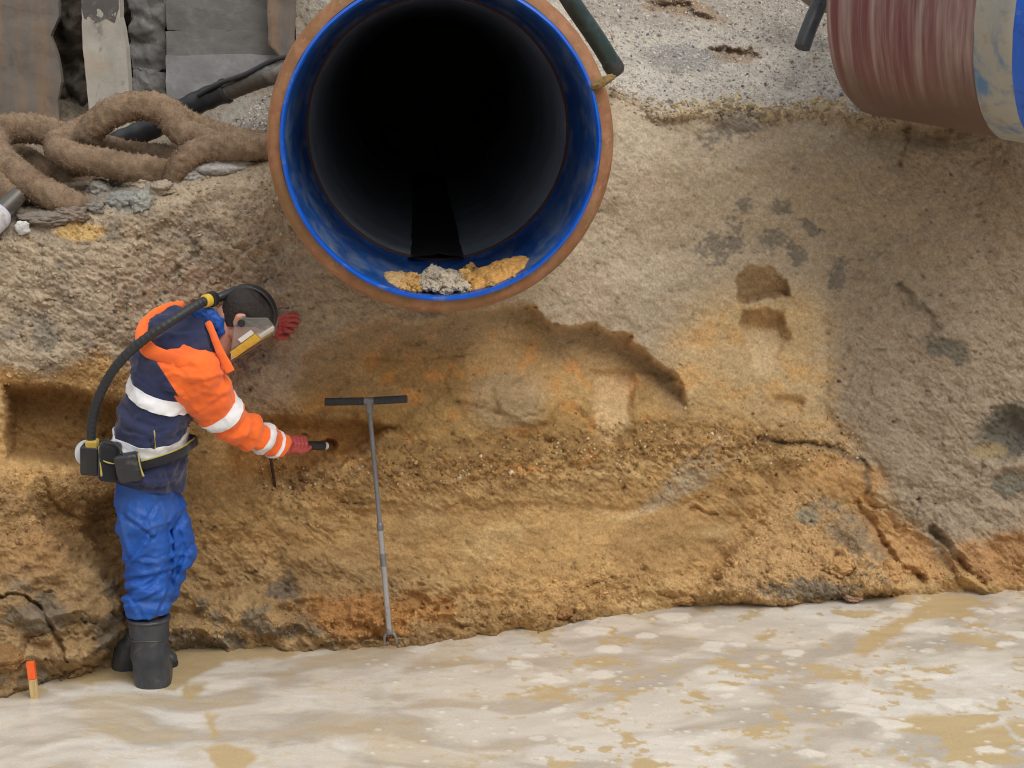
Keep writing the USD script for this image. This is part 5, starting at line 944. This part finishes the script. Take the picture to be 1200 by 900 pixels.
# hose from the head to the belt
blackm = dirty('black_hose', lin((36, 37, 40)), [(lin((56, 54, 52)), 14, .52, .7, .5, one)], rough=.55, bump=.1)
hp = path([(249, 350.5, 6.90), (240, 353, 6.86), (225, 361, 6.81), (195, 380, 6.745), (165, 401, 6.72), (138, 427, 6.72), (118, 460, 6.735), (108, 492, 6.75), (107, 516, 6.76)], 150); k = np.arange(150)
obj('air_hose', tube(hp[8:], (.0185 + .0016 * (k % 4 < 2))[8:], 18), blackm, gear, smooth=50)
dv = hp[9] - hp[6]; dv /= np.linalg.norm(dv)
obj('yellow_ring', tube(np.array([hp[4] + dv * t for t in (.0, .004, .03, .034)]), [.020, .0265, .0265, .022], 20), yellowp, gear, smooth=40)
obj('hose_coupling', tube(np.array([hp[4] - dv * t for t in (-.002, .004, .022, .030, .034)]), [.024, .033, .033, .029, .022], 22), blackp, gear, smooth=40)
obj('elbow', tube(catmull([hp[4] - dv * .03, Pt(252, 350, 6.93), H(-.104, 0, .045)], 14), .019, 14), blackp, gear, smooth=60)
# belt, blower, filter, pouch
def at_box(px, py, y, size, r, rx=0, ang=0): 
    M = frame(Pt(px, py, y), (math.cos(math.radians(ang)), 0, math.sin(math.radians(ang))), z=(-math.sin(math.radians(ang)), -.1, math.cos(math.radians(ang)))); return rounded_box(size, r, M)
obj('blower_unit', at_box(107, 538, 6.77, (.080, .07, .125), .012, ang=-4), blackp, gear, smooth=40)
obj('filter', tube(np.array([Pt(103, 531.5, 6.80) + np.array([-.25, .97, 0]) * t for t in (-.012, -.008, .03, .036)]) , [.040, .052, .052, .044], 30), simple('filter_white', lin((206, 208, 214)), rough=.5, var=.06), gear, smooth=40)
obj('hose_socket', at_box(108, 520, 6.758, (.05, .05, .036), .008), simple('brass_yellow', lin((176, 150, 66)), rough=.5), gear, smooth=40)
obj('battery_bag', at_box(129, 541, 6.735, (.088, .07, .165), .02, ang=-6), cloth('black_webbing', (30, 30, 34), var=.3), gear, smooth=40)
pm = at_box(151, 548, 6.70, (.100, .06, .120), .016, ang=9); pm = to_tm(to_mf(pm).refine_to_length(.012)); pm = puff(pm, lambda p: .004 * fb0(p * 30, 3, 91)); obj('pouch', pm, dirty('pouch_vinyl', lin((44, 45, 48)), [(lin((100, 100, 98)), 16, .56, .7, .6, one)], rough=.4, bump=.5, bscale=40), gear, smooth=True)
webb = '/World/Looks/black_webbing'; trimy = simple('yellow_piping', lin((170, 156, 84)), rough=.7)
def around(py0, slope, w, t, off, mat_, nm, lo=-200, hi=200, dz=0.0):
    """a belt following the jacket at a slanting level"""
    c = Pt(174, py0, 6.92); n = np.array([-slope, 0, 1.0]); n /= np.linalg.norm(n); ex = np.array([1, 0, slope]); ex /= np.linalg.norm(ex); pts = []
    v = tt.vertices; m = np.abs((v - c) @ n) < .02; vv_ = v[m] - c; ang = np.arctan2(vv_[:, 1], vv_ @ ex); rad_ = np.hypot(vv_[:, 1], vv_ @ ex)
    A = np.linspace(-math.pi, math.pi, 73)[:-1]; R = np.array([rad_[np.abs((ang - a + math.pi) % (2 * math.pi) - math.pi) < .22].max() for a in A]); R = ndimage.uniform_filter1d(R, 3, mode='wrap') + off
    sel = (np.degrees(A) >= lo) & (np.degrees(A) <= hi); Pc = np.array([c + n * dz + ex * r * math.cos(a) + np.array([0, 1, 0]) * r * math.sin(a) for a, r in zip(A[sel], R[sel])])
    th = np.linspace(0, 2 * math.pi, 12, endpoint=False); V = []
    closed = sel.all()
    for i in range(len(Pc)):
        o = Pc[i] - c; o -= n * (o @ n); o /= np.linalg.norm(o); V.append(Pc[i] + w * np.cos(th)[:, None] * n + t * np.sin(th)[:, None] * o)
    V = np.vstack(V); N_ = len(Pc); ii, jj = np.meshgrid(np.arange(N_ if closed else N_ - 1), np.arange(12), indexing='ij'); ii, jj = ii.ravel(), jj.ravel(); kk = (jj + 1) % 12; i2 = (ii + 1) % N_
    m = trimesh.Trimesh(V, np.vstack([np.c_[ii * 12 + jj, i2 * 12 + kk, ii * 12 + kk], np.c_[ii * 12 + jj, i2 * 12 + jj, i2 * 12 + kk]]), process=False); 
    return obj(nm, m, mat_, gear, smooth=40)
around(533, .22, .019, .005, .012, webb, 'belt'); around(533, .22, .0035, .004, .0145, trimy, 'belt_piping', -100, 20, .018)
obj('strap', strip([(178, 503, 6.74), (178.5, 513, 6.735), (179, 526, 6.73)], .012, .004, 20), webb, gear, smooth=True); obj('strap_piping', strip([(180.5, 504, 6.735), (181.5, 514, 6.73), (182, 526, 6.725)], .0028, .003, 20), trimy, gear, smooth=True)
obj('pouch_piping', strip([(162, 531, 6.675), (164, 545, 6.67), (168, 558, 6.67)], .0035, .003, 20), trimy, gear, smooth=True); obj('bag_piping', strip([(116, 523, 6.71), (117.5, 540, 6.705), (119, 558, 6.705)], .004, .003, 20), trimy, gear, smooth=True)
obj('bag_piping', strip([(121, 540, 6.695), (130, 543, 6.69), (138, 543, 6.68)], .003, .003, 20), trimy, gear, smooth=True)
obj('wire', tube(path([(117, 517, 6.72), (126, 516, 6.70), (137, 522, 6.69), (144, 532, 6.68), (148, 540, 6.67)], 30), .004, 8), blackm, gear, smooth=True)
# gloves
gl = soft(rhand(.0015, (tax, hc, tup, tout)), .0045, 4); obj('glove', gl, redg, worker, smooth=True, label='red glove gripping the black torch')
gl = soft(lhand(.0015), .0045, 4); obj('glove', gl, redg, worker, smooth=True, label='red glove spread against the bank')
# torch
tc = thing('torch', 'small black torch held in the red glove, its lens at the dug hole', 'torch')
obj('barrel', tube(np.array([tA - tax * .06, tA - tax * .055, tA + tax * .05, tA + tax * .055, tB - tax * .012, tB - tax * .01]), [.014, .017, .017, .020, .0205, .018], 24), blackp, tc, smooth=40)
obj('lens_ring', tube(np.array([tB - tax * .012, tB - tax * .010, tB + tax * .008, tB + tax * .010]), [.014, .0165, .0165, .013], 24), simple('bright_lens_ring', lin((214, 214, 224)), rough=.25, metallic=.4, var=.05), tc, smooth=40)
